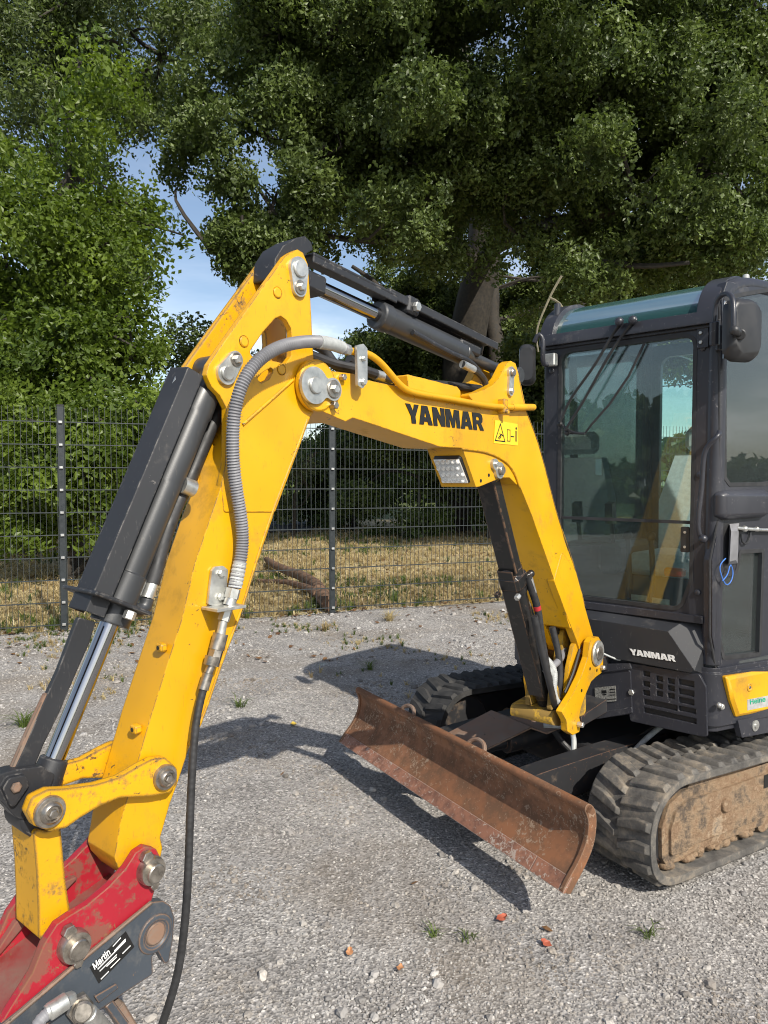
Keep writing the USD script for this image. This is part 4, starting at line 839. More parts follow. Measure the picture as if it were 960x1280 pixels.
part(cp, "pin_end", disc(BF, *capc, 0.115, 0.121, 0.026, 0.002), M_pin)
part(cp, "bolt", bolt(BF.pt(*az(BF, 751, 834, 0.105), 0.105), BF.w, 0.009, 0.016), M_zinc)
for x, y in ((737.5, 836), (746, 838), (727, 863)):
    part(sw, "bolt_hole", disc(BF, *az(BF, x, y, 0.105), 0.100, 0.1056, 0.006), M_black)
part(sw, "lower_bolt", bolt(BF.pt(*az(BF, 722, 905, 0.105), 0.105), BF.w, 0.010, 0.022), M_zinc)
# pale hoses looping in the bracket
part(sw, "bracket_hose", tube([bp(683, 824, 0.03), bp(692, 838, 0.05), bp(692, 862, 0.06), bp(698, 879, 0.06), bp(709, 878, 0.06), bp(711, 862, 0.05), bp(709, 842, 0.03), bp(706, 828, 0.0)], 0.0125, n=12, ribs=(0.006, 0.001)), M_paleh)
part(sw, "bracket_hose", tube([bp(684, 838, 0.03), bp(694, 830, 0.04), bp(702, 820, 0.02), bp(706, 806, -0.01)], 0.0125, n=12), M_conduit)
part(sw, "bracket_hose", tube([bp(709, 845, 0.03), bp(708, 826, 0.0), bp(700, 800, -0.02), bp(690, 778, -0.02), bp(680, 750, -0.03)], 0.015, n=12), M_rubber)
part(sw, "bracket_hose", tube([bp(722, 870, -0.02), bp(718, 830, -0.02), bp(706, 795, -0.03), bp(694, 760, -0.03)], 0.013, n=12), M_rubber)
part(sw, "bracket_hose", tube([bp(668, 770, 0.06), bp(674, 800, 0.065), bp(681, 830, 0.07), bp(688, 858, 0.07), bp(694, 884, 0.05)], 0.0115, n=12), M_rubber)
part(sw, "bracket_hose", tube([bp(690, 784, 0.02), bp(697, 812, 0.035), bp(700, 840, 0.045), bp(697, 868, 0.04), bp(690, 890, 0.02)], 0.012, n=12), M_rubber)
part(sw, "bracket_hose", tube([bp(716, 800, -0.03), bp(714, 826, 0.0), bp(718, 852, 0.03), bp(712, 878, 0.035), bp(700, 893, 0.03)], 0.011, n=12), M_rubber)
part(sw, "hose_ferrule", tube([bp(709, 842, 0.03), bp(709, 824, 0.01)], 0.0145, n=6, smooth=False), M_char)
part(sw, "hose_ferrule", tube([bp(682, 836, 0.04), bp(690, 842, 0.05)], 0.0150, n=14, smooth=False), M_paleh)
part(sw, "grease_tube", tube([bp(728, 800, 0.06), bp(722, 822, 0.07), bp(716, 842, 0.075), bp(706, 866, 0.07)], 0.005, n=8), M_rubber)
part(sw, "cab_cable", tube([bp(752, 812, 0.09), CF.pt(0.42, 0.735, 0.10), CF.pt(0.36, 0.70, 0.06), CF.pt(0.335, 0.69, 0.04)], 0.004, n=6), M_paleh)

# ------------------------------------------------------------------ boom cylinder
bcT, bcB = np.array(az(BF, 609, 590, 0.0)), np.array(az(BF, 684, 888, 0.0))
d_ = bcB - bcT; LC = np.linalg.norm(d_); d_ /= LC; e_ = np.array([d_[1], -d_[0]]); e_ = e_ if e_[0] > 0 else -e_       # e_: towards the front
def bc(t, e=0.0, w=0.0): q = bcT + d_ * t * LC + e_ * e; return BF.pt(q[0], q[1], w)
def bcbox(t0, t1, e0, e1, w0, w1, ch=0.004):
    c = bc((t0 + t1) / 2, (e0 + e1) / 2, (w0 + w1) / 2); return obox(c, [BF.x * d_[0] + Z * d_[1], BF.x * e_[0] + Z * e_[1], BF.w], ((t1 - t0) / 2 * LC, (e1 - e0) / 2, (w1 - w0) / 2), ch)
bcy = part(ex, "boom_cylinder", [cyl(bc(0.43), bc(0.93), 0.031, ch=0.004), cyl(bc(0.90), bc(1.0), 0.031, 0.025, ch=0.004), cyl(bc(1.0, 0, -0.036), bc(1.0, 0, 0.036), 0.028, ch=0.003)], M_cylb)
part(bcy, "piston_rod", [cyl(bc(0.0), bc(0.45), 0.021, ch=0.002), cyl(bc(0.0, 0, -0.035), bc(0.0, 0, 0.035), 0.032, ch=0.003)], M_chrome)
part(bcy, "rod_guard", [bcbox(0.02, 0.375, 0.024, 0.029, -0.032, 0.032, 0.002), bcbox(0.02, 0.375, -0.012, 0.025, 0.028, 0.033, 0.002), bcbox(0.02, 0.375, -0.012, 0.025, -0.033, -0.028, 0.002)], M_cylb)
part(bcy, "guard_slide", [bcbox(0.36, 0.90, 0.036, 0.041, -0.032, 0.026, 0.002), bcbox(0.36, 0.90, 0.010, 0.037, -0.036, -0.031, 0.002)], M_cylb)
part(bcy, "gland_collar", [bcbox(0.385, 0.445, -0.034, 0.044, -0.040, 0.038, 0.010), cyl(bc(0.36), bc(0.47), 0.036, ch=0.006)], M_cylb)
for w_ in (-0.044, 0.040):
    part(bcy, "collar_bolt", cyl(bc(0.445, 0.048, w_ * 0.9), bc(0.445, 0.068, w_ * 0.9), 0.010, n=6, ch=0.002), M_zinc if w_ > 0 else M_cylb)
part(bcy, "pin_bolt", bolt(bc(1.0, 0, 0.036), BF.w, 0.013, 0.02), M_pin)
part(bcy, "port_fitting", [cyl(bc(0.425, -0.015, 0.02), bc(0.42, -0.048, 0.035), 0.012, ch=0.002), ball(bc(0.42, -0.050, 0.036), 0.0135)], M_cylb)
hz = part(bcy, "feed_hose", tube([bp(660, 720, 0.04), bp(664, 735, 0.042), bp(671, 757, 0.045), bp(676, 790, 0.045), bp(680, 815, 0.045), bp(684, 838, 0.045), bp(690, 862, 0.05)], 0.0125, n=12), M_rubber)
part(hz, "hose_ferrule", tube([bp(661, 723, 0.04), bp(666, 741, 0.042)], 0.0135, n=14, smooth=False), M_zinc)
part(hz, "red_band", tube([bp(670.9, 757, 0.045), bp(671.9, 762, 0.045)], 0.0134, n=14, smooth=False), M_redtape)

# ------------------------------------------------------------------ arm
WA = 0.047
arm_px = [(281, 582), (279, 600), (243, 706), (227, 775), (187, 900), (170, 960), (150, 1030), (143, 1072), (147, 1084), (160, 1098), (180, 1102), (196, 1092), (203, 1060), (200, 1047), (212, 1005), (222, 978), (237, 932), (252, 905), (280, 825), (300, 772), (319, 712), (343, 640), (355, 607), (374, 557), (387, 521), (400, 500), (402, 478), (396, 460), (380, 462), (366, 475), (303, 531)]
plate_px = [(364, 315), (371, 312), (378, 316), (384, 331), (387, 373), (389.5, 421), (391, 450), (402, 466), (402, 500), (387, 521), (374, 557), (343, 640), (279, 640), (276, 604), (281, 582), (282, 544), (282, 510), (274, 494), (264, 484), (257, 469), (260, 456), (272, 438), (303, 394), (328, 359), (356, 320)]
hole1 = [(343, 398), (350, 395), (357, 400), (363, 411), (364, 424), (363, 446), (356, 455), (344, 452), (330, 449), (314, 446), (311, 440), (328, 415)]
hole2 = [(320, 474), (327, 466), (338, 459), (341, 464), (336, 474), (326, 479)]
body = BF.ext(rnd(pl(BF, arm_px, WA), 0.008), -WA, WA)
arm = part(ex, "arm", body, M_yellow, smooth=30)
hp = rnd(pl(BF, plate_px, WA), 0.006).difference(rnd(pl(BF, hole1, WA), 0.006)).difference(rnd(pl(BF, hole2, WA), 0.004))
part(arm, "cheek_plate", BF.ext(hp, WA - 0.013, WA + 0.002), M_yellow)
part(arm, "cheek_plate", BF.ext(hp, -WA - 0.002, -WA + 0.013), M_yellow_worn)
part(arm, "top_crosspiece", BF.ext(rnd(pl(BF, [(330, 365), (356, 322), (360, 332), (336, 372)], WA), 0.003), -WA + 0.012, WA - 0.012), M_yellow_worn) if False else None
ridge = [(303, 531), (320, 516), (345, 494), (366, 475)]
part(arm, "seam_bead", tube([bp(x, y, WA + 0.002) for x, y in ridge], 0.004, n=6, smooth=False), M_yellow)
part(arm, "flange_edge", tube([bp(x, y, WA + 0.000) for x, y in [(384, 524), (371, 560), (341, 638), (317, 711), (298, 771), (278, 824), (250, 903), (235, 932)]], 0.0035, n=6), M_yellow)
def retainer(parent, p1, p2, r1, r2, w, pinr, h=0.008):
    P1, P2 = az(BF, *p1, w), az(BF, *p2, w)
    shp = unary_union([Point(*P1).buffer(r1), Point(*P2).buffer(r2), Polygon(list(Point(*P1).buffer(r1 * 0.98).exterior.coords) + list(Point(*P2).buffer(r2 * 0.98).exterior.coords)).convex_hull])
    t = part(parent, "pin_retainer", BF.ext(shp, w, w + h), M_zinc)
    part(t, "pin_end", disc(BF, *P1, w + h - 0.001, w + h + 0.006, pinr, 0.002), M_zinc)
    part(t, "washer", disc(BF, *P2, w + h - 0.001, w + h + 0.003, r2 * 0.8, 0.001), M_pin)
    part(t, "bolt", bolt(BF.pt(*P2, w + h + 0.002), BF.w, 0.0085, 0.010), M_zinc)
retainer(arm, (371.5, 337), (372, 360), 0.0265, 0.020, WA + 0.002, 0.0185)
retainer(arm, (281, 467), (292, 450), 0.0225, 0.0175, WA + 0.002, 0.015)
rt_w = WB + 0.004
P1, P2 = az(BF, 391, 482, rt_w), az(BF, 414, 487, rt_w)
t_ = part(boom, "pivot_retainer", BF.ext(unary_union([Point(*P1).buffer(0.041), Point(*P2).buffer(0.026)]).buffer(0.012).buffer(-0.012), rt_w, rt_w + 0.008), M_zinc)
part(t_, "pin_end", disc(BF, *P1, rt_w + 0.007, rt_w + 0.014, 0.019, 0.002), M_zinc); part(t_, "washer", disc(BF, *P2, rt_w + 0.007, rt_w + 0.012, 0.021, 0.002), M_pin); part(t_, "bolt", bolt(BF.pt(*P2, rt_w + 0.011), BF.w, 0.010, 0.009), M_zinc)
part(boom, "grease_nipple", bolt(BF.pt(*az(BF, 414, 507, WB), WB), BF.w, 0.009, 0.018), M_pin); part(boom, "grease_nipple", bolt(BF.pt(*az(BF, 426, 472, WB), WB), BF.w, 0.008, 0.014), M_pin)
for x, y in ((346, 366), (304, 427), (351, 462)):
    part(arm, "boss", disc(BF, *az(BF, x, y, WA), WA, WA + 0.0045, 0.0125, 0.003), M_yellow)
# threaded lugs on the arm's front edge
for x, y in ((198, 809), (166, 911)):
    c = bp(x + 4, y, 0.025); t_ = part(arm, "threaded_lug", obox(c, [BF.x, BF.w, Z], (0.008, 0.010, 0.008), 0.003), M_yellow)
    part(t_, "bolt_hole", cyl(c + BF.x * 0.0078, c + BF.x * 0.0086, 0.004), M_black)

# ------------------------------------------------------------------ arm cylinder (on top of the boom)
acR, acP = np.array(az(BF, 365, 345, 0.0)), np.array(az(BF, 640, 470, 0.0))
def ac_t(px, py): return float((np.array(az(BF, px, py, 0.0)) - acR) @ (acP - acR) / ((acP - acR) @ (acP - acR)))
acd = (acP - acR) / np.linalg.norm(acP - acR); acn = np.array([-acd[1], acd[0]]); acn = acn if acn[1] > 0 else -acn; LA = np.linalg.norm(acP - acR)
def ac(t, e=0.0, w=0.0): q = acR + acd * t * LA + acn * e; return BF.pt(q[0], q[1], w)
def acbox(t0, t1, e0, e1, w0, w1, ch=0.003): return obox(ac((t0 + t1) / 2, (e0 + e1) / 2, (w0 + w1) / 2), [BF.x * acd[0] + Z * acd[1], BF.x * acn[0] + Z * acn[1], BF.w], ((t1 - t0) / 2 * LA, (e1 - e0) / 2, (w1 - w0) / 2), ch)
tg, te = ac_t(474, 397), ac_t(575, 445)
acy = part(ex, "arm_cylinder", [cyl(ac(tg), ac(te), 0.034, ch=0.004, n=28), cyl(ac(te), ac(te + 0.05), 0.034, 0.022, ch=0.003), cyl(ac(te), ac(0.97), 0.018), cyl(ac(1.0, 0, -0.034), ac(1.0, 0, 0.034), 0.026, ch=0.003)], M_cyl)
part(acy, "piston_rod", cyl(ac(0.05), ac(tg + 0.02), 0.0185, ch=0.002, n=28), M_chrome)
part(acy, "rod_eye", [cyl(ac(0, 0, -0.032), ac(0, 0, 0.032), 0.032, ch=0.004, n=28), acbox(0.0, 0.09, -0.022, 0.022, -0.026, 0.026, 0.006)], M_char)
part(acy, "gland", cyl(ac(tg - 0.012), ac(tg + 0.03), 0.037, ch=0.004, n=28), M_cyl)
g1, g2 = ac_t(476, 367), ac_t(612, 434)
part(acy, "rod_guard", [acbox(0.03, g1 + 0.03, 0.052, 0.060, -0.030, 0.034, 0.002), acbox(0.03, g1 + 0.03, 0.036, 0.053, 0.028, 0.034, 0.002)], M_char)
part(acy, "guard_channel", [acbox(g1, g2, 0.044, 0.067, 0.026, 0.032, 0.002), acbox(g1, g2, 0.062, 0.068, -0.032, 0.031, 0.002), acbox(g1, g2, 0.044, 0.067, -0.032, -0.026, 0.002)], M_char)
part(acy, "guard_head", [BF.ext(rnd(pl(BF, [(331, 327), (341, 311), (358, 301), (368, 299), (376, 307), (378, 316), (371, 320), (350, 335), (338, 352), (329, 352)], 0.0), 0.004), -0.034, 0.034)], M_char)
tb = ac_t(504, 383)
t_ = part(acy, "guard_clamp", [acbox(tb - 0.02, tb + 0.03, 0.028, 0.075, -0.036, 0.036, 0.006)], M_char); part(t_, "bolt", bolt(ac(tb + 0.005, 0.047, 0.036), BF.w, 0.013, 0.014), M_zinc)
part(acy, "port_block", acbox(te - 0.04, te + 0.07, 0.0, 0.030, 0.010, 0.030, 0.006), M_char)
hz = part(acy, "feed_hose", tube([bp(578, 455, 0.045), bp(590, 461, 0.045), bp(600, 468, 0.04), bp(607, 480, 0.035), bp(608, 492, 0.03)], 0.010, n=10), M_rubber)
part(hz, "hose_ferrule", tube([bp(578, 455, 0.045), bp(592, 462, 0.045)], 0.0115, n=12, smooth=False), M_zinc)
part(acy, "feed_pipe", tube([ac(tg + 0.1, -0.02, 0.035), ac(tg + 0.3, -0.03, 0.035), ac(te, -0.028, 0.03), ac(te + 0.08, -0.04, 0.02)], 0.008, n=8), M_char)

# ------------------------------------------------------------------ bucket cylinder (front of the arm)
kT, kB = np.array(az(BF, 266, 462, 0.0)), np.array(az(BF, 42, 1012, 0.0))
kd = (kB - kT); LK = np.linalg.norm(kd); kd /= LK; kn = np.array([-kd[1], kd[0]]); kn = kn if kn[0] > 0 else -kn
def k_t(px, py): return float((np.array(az(BF, px, py, 0.0)) - kT) @ kd / LK)
def kc(t, e=0.0, w=0.0): q = kT + kd * t * LK + kn * e; return BF.pt(q[0], q[1], w)
t0, t1 = k_t(252, 488), k_t(144, 782)
bk = part(ex, "bucket_cylinder", [lathe(kc(t0), BF.x * kd[0] + Z * kd[1], [(0, 0.026), (0.004, 0.033), (0.05, 0.034), (0.055, 0.031), ((t1 - t0) * LK * 0.42, 0.031), ((t1 - t0) * LK * 0.425, 0.030), ((t1 - t0) * LK * 0.80, 0.030), ((t1 - t0) * LK * 0.805, 0.034), ((t1 - t0) * LK * 0.94, 0.034), ((t1 - t0) * LK * 0.945, 0.036), ((t1 - t0) * LK, 0.036), ((t1 - t0) * LK, 0.018)], 32),
      cyl(kc(0.0), kc(t0 + 0.01), 0.021), cyl(kc(0, 0, -0.033), kc(0, 0, 0.033), 0.028, ch=0.003)], M_cyl, smooth=40)
part(bk, "piston_rod", cyl(kc(t1 - 0.01), kc(0.93), 0.0175, ch=0.001, n=32), M_chrome)
part(bk, "rod_eye", [cyl(kc(1.0, 0, -0.034), kc(1.0, 0, 0.034), 0.036, ch=0.004), cyl(kc(0.90), kc(0.985), 0.024, 0.030, ch=0.003)], M_char)
# folded sheet guard beside the barrel
def gq(px, py, w): return bp(px, py, w)
def sheet3(poly_pts, th):
    """thin folded strip from rows of points"""
    R = [np.array(r) for r in poly_pts]; V, F = [], []
    m = len(R[0]); nrow = len(R)
    nrm = np.cross(R[0][1] - R[0][0], R[1][0] - R[0][0]); nrm /= np.linalg.norm(nrm)
    V = np.vstack(R + [r + nrm * th for r in R]); o = nrow * m
    for i in range(nrow - 1):
        for j in range(m - 1):
            a, b, c, d = i * m + j, i * m + j + 1, (i + 1) * m + j + 1, (i + 1) * m + j
            F += [[a, c, b], [a, d, c], [o + a, o + b, o + c], [o + a, o + c, o + d]]
    edge = [(0, j) for j in range(m)] + [(i, m - 1) for i in range(1, nrow)] + [(nrow - 1, j) for j in range(m - 2, -1, -1)] + [(i, 0) for i in range(nrow - 2, 0, -1)]
    for k in range(len(edge)):
        (i, j), (i2, j2) = edge[k], edge[(k + 1) % len(edge)]; a, b = i * m + j, i2 * m + j2; F += [[a, b, b + o], [a, b + o, a + o]]
    return trimesh.Trimesh(V, np.array(F), process=False)
gr_ = [[kc(t, 0.036, 0.034), kc(t, 0.070, 0.028), kc(t, 0.076, -0.020), kc(t, 0.034, -0.040)] for t in (t0 - 0.012, (t0 + t1) / 2, t1 - 0.005)]
gd = part(bk, "rod_guard", sheet3(gr_, 0.004), M_char, smooth=15)
part(gd, "guard_bolt", bolt(kc(t0 + 0.02, 0.062, 0.0), BF.x * kn[0] + Z * kn[1], 0.012, 0.012), M_zinc)
tc1 = k_t(120, 745)
t_ = part(gd, "clamp_strap", [obox(kc(tc1, 0.022, 0.0), [BF.x * kn[0] + Z * kn[1], BF.w, BF.x * kd[0] + Z * kd[1]], (0.060, 0.060, 0.004), 0.002)], M_char)
part(t_, "bolt", bolt(kc(tc1 + 0.008, 0.0, 0.052), -(BF.x * kd[0] + Z * kd[1]) * -1, 0.011, 0.016), M_zinc)
sl_px = [(92, 770), (113, 776), (106, 800), (86, 845), (67, 890), (48, 928), (34, 962), (10, 962), (26, 928), (46, 880), (67, 835), (84, 790)]
sl = part(bk, "slide_bar", BF.ext(rnd(pl(BF, sl_px, 0.0), 0.004), 0.008, 0.018), M_char)
part(sl, "rusty_edge", BF.ext(pl(BF, [(50, 866), (54, 864), (34, 918), (18, 958), (8, 958), (28, 912)], 0.0), 0.0085, 0.0175), M_rust2)
hp_px = [(-14, 968), (12, 960), (48, 955), (64, 966), (52, 1000), (30, 1024), (14, 1018), (-4, 998), (-14, 985)]
hpd = part(bk, "slide_head", [BF.ext(rnd(pl(BF, hp_px, 0.02), 0.006), 0.004, 0.034), BF.ext(rnd(pl(BF, [(2, 985), (10, 972), (30, 968), (36, 980), (14, 1012)], 0.04), 0.006), 0.034, 0.044)], M_char)
part(hpd, "bolt", bolt(BF.pt(*az(BF, 18, 983, 0.04), 0.044), BF.w, 0.009, 0.006), M_rust2)
# port elbow and hose at the lower barrel end, hose pair up to the boom
pe = kc(k_t(152, 758), -0.03, 0.01)
el = part(bk, "port_elbow", tube([bp(156, 757, 0.01), bp(170, 763, 0.012), bp(180, 760, 0.012), bp(184, 748, 0.012)], 0.0135, n=12), M_cyl)
part(el, "hose_ferrule", tube([bp(184, 748, 0.012), bp(191, 727, 0.008)], [0.012, 0.0125], n=12, smooth=False), M_zinc)
part(bk, "feed_hose", tube([bp(190, 730, 0.008), bp(196, 708, 0.005), bp(208, 665, 0.0), bp(224, 625, -0.005), bp(236, 600, -0.01), bp(252, 562, -0.012), bp(266, 530, -0.012), bp(276, 512, -0.012)], 0.0145, n=12), M_rubber)
part(bk, "hose_clamp", tube([bp(228, 606, 0.01), bp(242, 611, 0.012)], 0.017, n=12, smooth=False), M_zinc)
part(bk, "feed_hose", tube([bp(226, 604, -0.02), bp(236, 580, -0.025), bp(256, 540, -0.025), bp(272, 515, -0.02), bp(282, 500, -0.01)], 0.019, n=12), M_rubber)

# ------------------------------------------------------------------ linkage
LW0, LW1 = 0.056, 0.074
link_px = [(60, 987), (82, 986), (120, 981), (150, 972), (175, 957), (190, 949), (207, 947), (221, 960), (221, 980), (212, 991), (190, 995), (150, 997), (125, 1007), (100, 1022), (82, 1035), (62, 1039), (42, 1032), (33, 1015), (40, 997)]
for w0, w1, mm in ((LW0, LW1, M_yellow_worn), (-LW1, -LW0, M_yellow_worn)):
    lk_ = part(ex, "side_link", slab(BF, link_px, LW1, w0, w1, 0.008), mm)
    for (x, y, r) in ((61, 1014, 0.026), (205, 971, 0.0235)):
        a_, z_ = az(BF, x, y, LW1); s_ = 1 if w0 > 0 else -1; o_ = w1 if s_ > 0 else w0
        rng_ = part(lk_, "pin_washer", lathe(BF.pt(a_, z_, o_), BF.w * s_, [(0, r), (0.006, r), (0.009, r * 0.92), (0.009, r * 0.72), (0.014, r * 0.66), (0.017, r * 0.52), (0.012, r * 0.42), (0.012, 0.001)], 32), M_pin)
        part(rng_, "bolt", bolt(BF.pt(a_, z_, o_ + 0.011 * s_), BF.w * s_, r * 0.30, 0.009), M_pin)
part(ex, "link_pin", [cyl(BF.pt(*az(BF, 61, 1014, LW1), -0.07), BF.pt(*az(BF, 61, 1014, LW1), 0.07), 0.02), cyl(BF.pt(*az(BF, 205, 971, LW1), -0.07), BF.pt(*az(BF, 205, 971, LW1), 0.07), 0.02)], M_pin)
bl_px = [(41, 1035), (58, 1040), (75, 1030), (78, 1060), (82, 1105), (88, 1142), (80, 1172), (60, 1182), (48, 1172), (48, 1140), (46, 1090)]
part(ex, "bucket_link", [slab(BF, bl_px, 0.042, -0.042, 0.042, 0.006)], M_yellow_worn)

# ------------------------------------------------------------------ quick coupler
QW0, QW1 = 0.058, 0.074
red_px = [(195, 1061), (200, 1071), (199, 1090), (195, 1106), (189, 1127), (150, 1158), (90, 1208), (23, 1268), (0, 1290), (-10, 1300), (-8, 1290), (4, 1276), (11, 1264), (30, 1234), (41, 1216), (55, 1181), (71, 1156), (87, 1145), (110, 1131), (137, 1108), (158, 1085), (170, 1066), (182, 1058)]
qc = part(ex, "quick_coupler", slab(BF, red_px, QW1, QW0, QW1, 0.005), M_red)
part(qc, "far_cheek", slab(BF, red_px, QW1, -QW1, -QW0, 0.005), M_red)
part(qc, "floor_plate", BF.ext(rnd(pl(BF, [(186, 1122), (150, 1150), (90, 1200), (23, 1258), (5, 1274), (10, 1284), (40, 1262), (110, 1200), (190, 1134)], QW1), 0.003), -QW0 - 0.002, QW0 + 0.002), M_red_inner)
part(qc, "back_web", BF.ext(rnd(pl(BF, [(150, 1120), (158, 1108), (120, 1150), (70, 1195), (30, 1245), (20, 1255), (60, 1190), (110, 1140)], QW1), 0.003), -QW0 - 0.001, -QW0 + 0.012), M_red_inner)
for (x, y, r) in ((186, 1086, 0.0205), (90, 1180, 0.0215)):
    a_, z_ = az(BF, x, y, QW1)
    pw = part(qc, "pin_collar", lathe(BF.pt(a_, z_, QW1), BF.w, [(0, r * 1.25), (0.012, r * 1.25), (0.018, r * 1.15), (0.018, r * 0.82), (0.026, r * 0.80), (0.028, r * 0.70), (0.028, 0.001)], 32), M_pin)
    part(pw, "lock_bolt", [bolt(BF.pt(a_ + 0.008, z_ + r * 1.30, QW1), BF.w, 0.012, 0.014), bolt(BF.pt(a_ - 0.004, z_ - r * 1.35, QW1), BF.w, 0.009, 0.016)], M_pin)
    part(qc, "pin", cyl(BF.pt(a_, z_, -QW1 - 0.01), BF.pt(a_, z_, QW1), r * 0.8), M_pin)
grey_px = [(190, 1128), (204, 1126), (213, 1132), (218, 1147), (216, 1175), (211, 1202), (206, 1205), (197, 1188), (190, 1195), (191, 1218), (160, 1238), (125, 1262), (100, 1290), (80, 1330), (0, 1330), (-30, 1320), (0, 1284), (23, 1266), (92, 1207)]
gy_ = part(ex, "coupler_body", slab(BF, grey_px, QW1 + 0.006, QW0 + 0.004, QW1 + 0.006, 0.005), M_grey)
part(gy_, "far_cheek", slab(BF, grey_px, QW1 + 0.006, -QW1 - 0.006, -QW0 - 0.004, 0.005), M_grey)
part(gy_, "worn_rim", tube([bp(x, y, QW1 + 0.006) for x, y in [(189, 1128), (150, 1160), (92, 1208), (23, 1267), (0, 1286)]], 0.004, n=6, smooth=False), M_rust2)
part(gy_, "cross_plate", BF.ext(rnd(pl(BF, [(185, 1150), (192, 1150), (188, 1212), (120, 1262), (118, 1250), (176, 1208)], QW1), 0.003), -QW0 - 0.005, QW0 + 0.005), M_grey)
a_, z_ = az(BF, 194, 1167, QW1 + 0.006)
part(gy_, "hook_boss", lathe(BF.pt(a_, z_, QW1 + 0.005), BF.w, [(0, 0.036), (0.004, 0.034), (0.005, 0.026), (0.002, 0.022), (0.003, 0.001)], 30), M_grey)
part(gy_, "hook_pin", disc(BF, a_, z_, QW1 + 0.005, QW1 + 0.0095, 0.020, 0.002), M_rust2)
lab_px = [(112, 1209), (157, 1164), (167.5, 1183), (123, 1229)]
lb = part(gy_, "maker_plate", BF.ext(pl(BF, lab_px, QW1 + 0.006), QW1 + 0.0062, QW1 + 0.0075), M_black, smooth=False)
WL = QW1 + 0.0078
part(lb, "lettering", put_text(BF, WL, "Martin", az(BF, 117.5, 1212.5, WL), az(BF, 138, 1192, WL), az(BF, 114.5, 1206, WL)), M_white, smooth=False)
lines = []
for (xa, ya, xb, yb, w_) in [(122, 1211.5, 157, 1176, 0.0010), (124.5, 1214, 146, 1193, 0.0008), (141, 1183, 151, 1172, 0.0008), (143, 1189, 157, 1174, 0.0016), (133, 1208, 146, 1196, 0.0008), (126, 1224, 136, 1214, 0.0008), (153, 1192, 163, 1182, 0.0009), (138, 1210, 150, 1198, 0.0008)]:
    lines.append(BF.ext(LineString([az(BF, xa, ya, WL), az(BF, xb, yb, WL)]).buffer(w_, cap_style=2), WL, WL + 0.0005))
part(lb, "small_print", lines, M_white, smooth=False, kind="stuff")
# hydraulic lock: block, hose end and valve at the lower plate
vb = part(ex, "coupler_valve", [cyl(bp(101, 1262, 0.10), bp(92, 1252, 0.06), 0.022, n=6, ch=0.003), cyl(bp(104, 1266, 0.115), bp(100, 1260, 0.09), 0.016, n=18, ch=0.003)], M_pin)
part(vb, "hose_end", [tube([bp(88, 1248, 0.10), bp(80, 1252, 0.11), bp(58, 1266, 0.11)], 0.011, n=12), cyl(bp(84, 1250, 0.11), bp(60, 1266, 0.11), 0.0135, n=16, ch=0.002)], M_zinc)
part(vb, "hose", tube([bp(60, 1266, 0.11), bp(50, 1276, 0.11), bp(40, 1300, 0.10), bp(30, 1330, 0.06)], 0.010, n=10, ribs=(0.006, 0.001)), M_conduit)
part(vb, "adapter", [cyl(bp(110, 1266, 0.10), bp(135, 1292, 0.08), 0.014, n=16, ch=0.002)], M_zinc)
part(gy_, "lock_bar", [obox((bp(146, 1262, 0.03) + bp(163, 1290, 0.03)) / 2, [bp(163, 1290, 0.03) - bp(146, 1262, 0.03), BF.w, np.cross(bp(163, 1290, 0.03) - bp(146, 1262, 0.03), BF.w)], (0.05, 0.02, 0.012), 0.002)], M_rust2)
part(gy_, "lock_bar", [obox((bp(133, 1252, 0.06) + bp(152, 1278, 0.06)) / 2, [bp(152, 1278, 0.06) - bp(133, 1252, 0.06), BF.w, np.cross(bp(152, 1278, 0.06) - bp(133, 1252, 0.06), BF.w)], (0.035, 0.012, 0.008), 0.002)], M_grey)
part(gy_, "hitch_tab", BF.ext(rnd(pl(BF, [(116, 1244), (143, 1228), (146, 1233), (121, 1252)], QW1 + 0.006), 0.002), QW1 + 0.004, QW1 + 0.012), M_grey)
for (x0, y0, x1, y1) in ((22, 1197, 36, 1192), (14, 1218, 30, 1207), (-8, 1256, 4, 1247)):
    a0, a1 = az(BF, x0, y0, -QW0 + 0.012), az(BF, x1, y1, -QW0 + 0.012)
    part(qc, "worn_sticker", BF.ext(LineString([a0, a1]).buffer(0.009, cap_style=2), -QW0 + 0.0125, -QW0 + 0.0132), M_stk_grey)

# ------------------------------------------------------------------ auxiliary line: steel pipe, grey conduit, couplings, black hose
pipe = part(boom, "hydraulic_pipe", tube([bp(430, 437, 0.075), bp(446, 440, 0.078), bp(458, 442, 0.08), bp(474, 452, 0.08), (bp(492, 472, 0.08)), bp(505, 485, 0.08), bp(520, 491, 0.08), bp(560, 498, 0.08), bp(610, 507, 0.08), bp(640, 509, 0.08), bp(666, 509, 0.08)], 0.0085, n=12), M_yellow)
part(pipe, "pipe_end", tube([bp(640, 509, 0.08), bp(667, 509, 0.08)], 0.0105, n=12, smooth=False), M_yellow)
part(pipe, "pipe_bracket", slab(BF, [(444, 432), (452, 430), (457, 436), (457, 478), (451, 486), (445, 482)], 0.09, 0.088, 0.096, 0.004), M_zinc)
part(pipe, "bracket_bolt", [bolt(BF.pt(*az(BF, 451, 449, 0.09), 0.096), BF.w, 0.006), bolt(BF.pt(*az(BF, 451, 478, 0.09), 0.096), BF.w, 0.008)], M_zinc)
part(pipe, "pipe_clip", [obox(bp(628, 508, 0.075), [BF.x, BF.w, Z], (0.012, 0.014, 0.022), 0.003), bolt(bp(633, 515, 0.088), BF.w, 0.009)], M_yellow_worn)
pipe2 = part(boom, "hydraulic_pipe", tube([bp(388, 444, -0.02), bp(410, 452, -0.01), bp(424, 456, 0.0), bp(452, 462, 0.02), bp(474, 469, 0.03), bp(490, 474, 0.04)], 0.012, n=10), M_rubber)
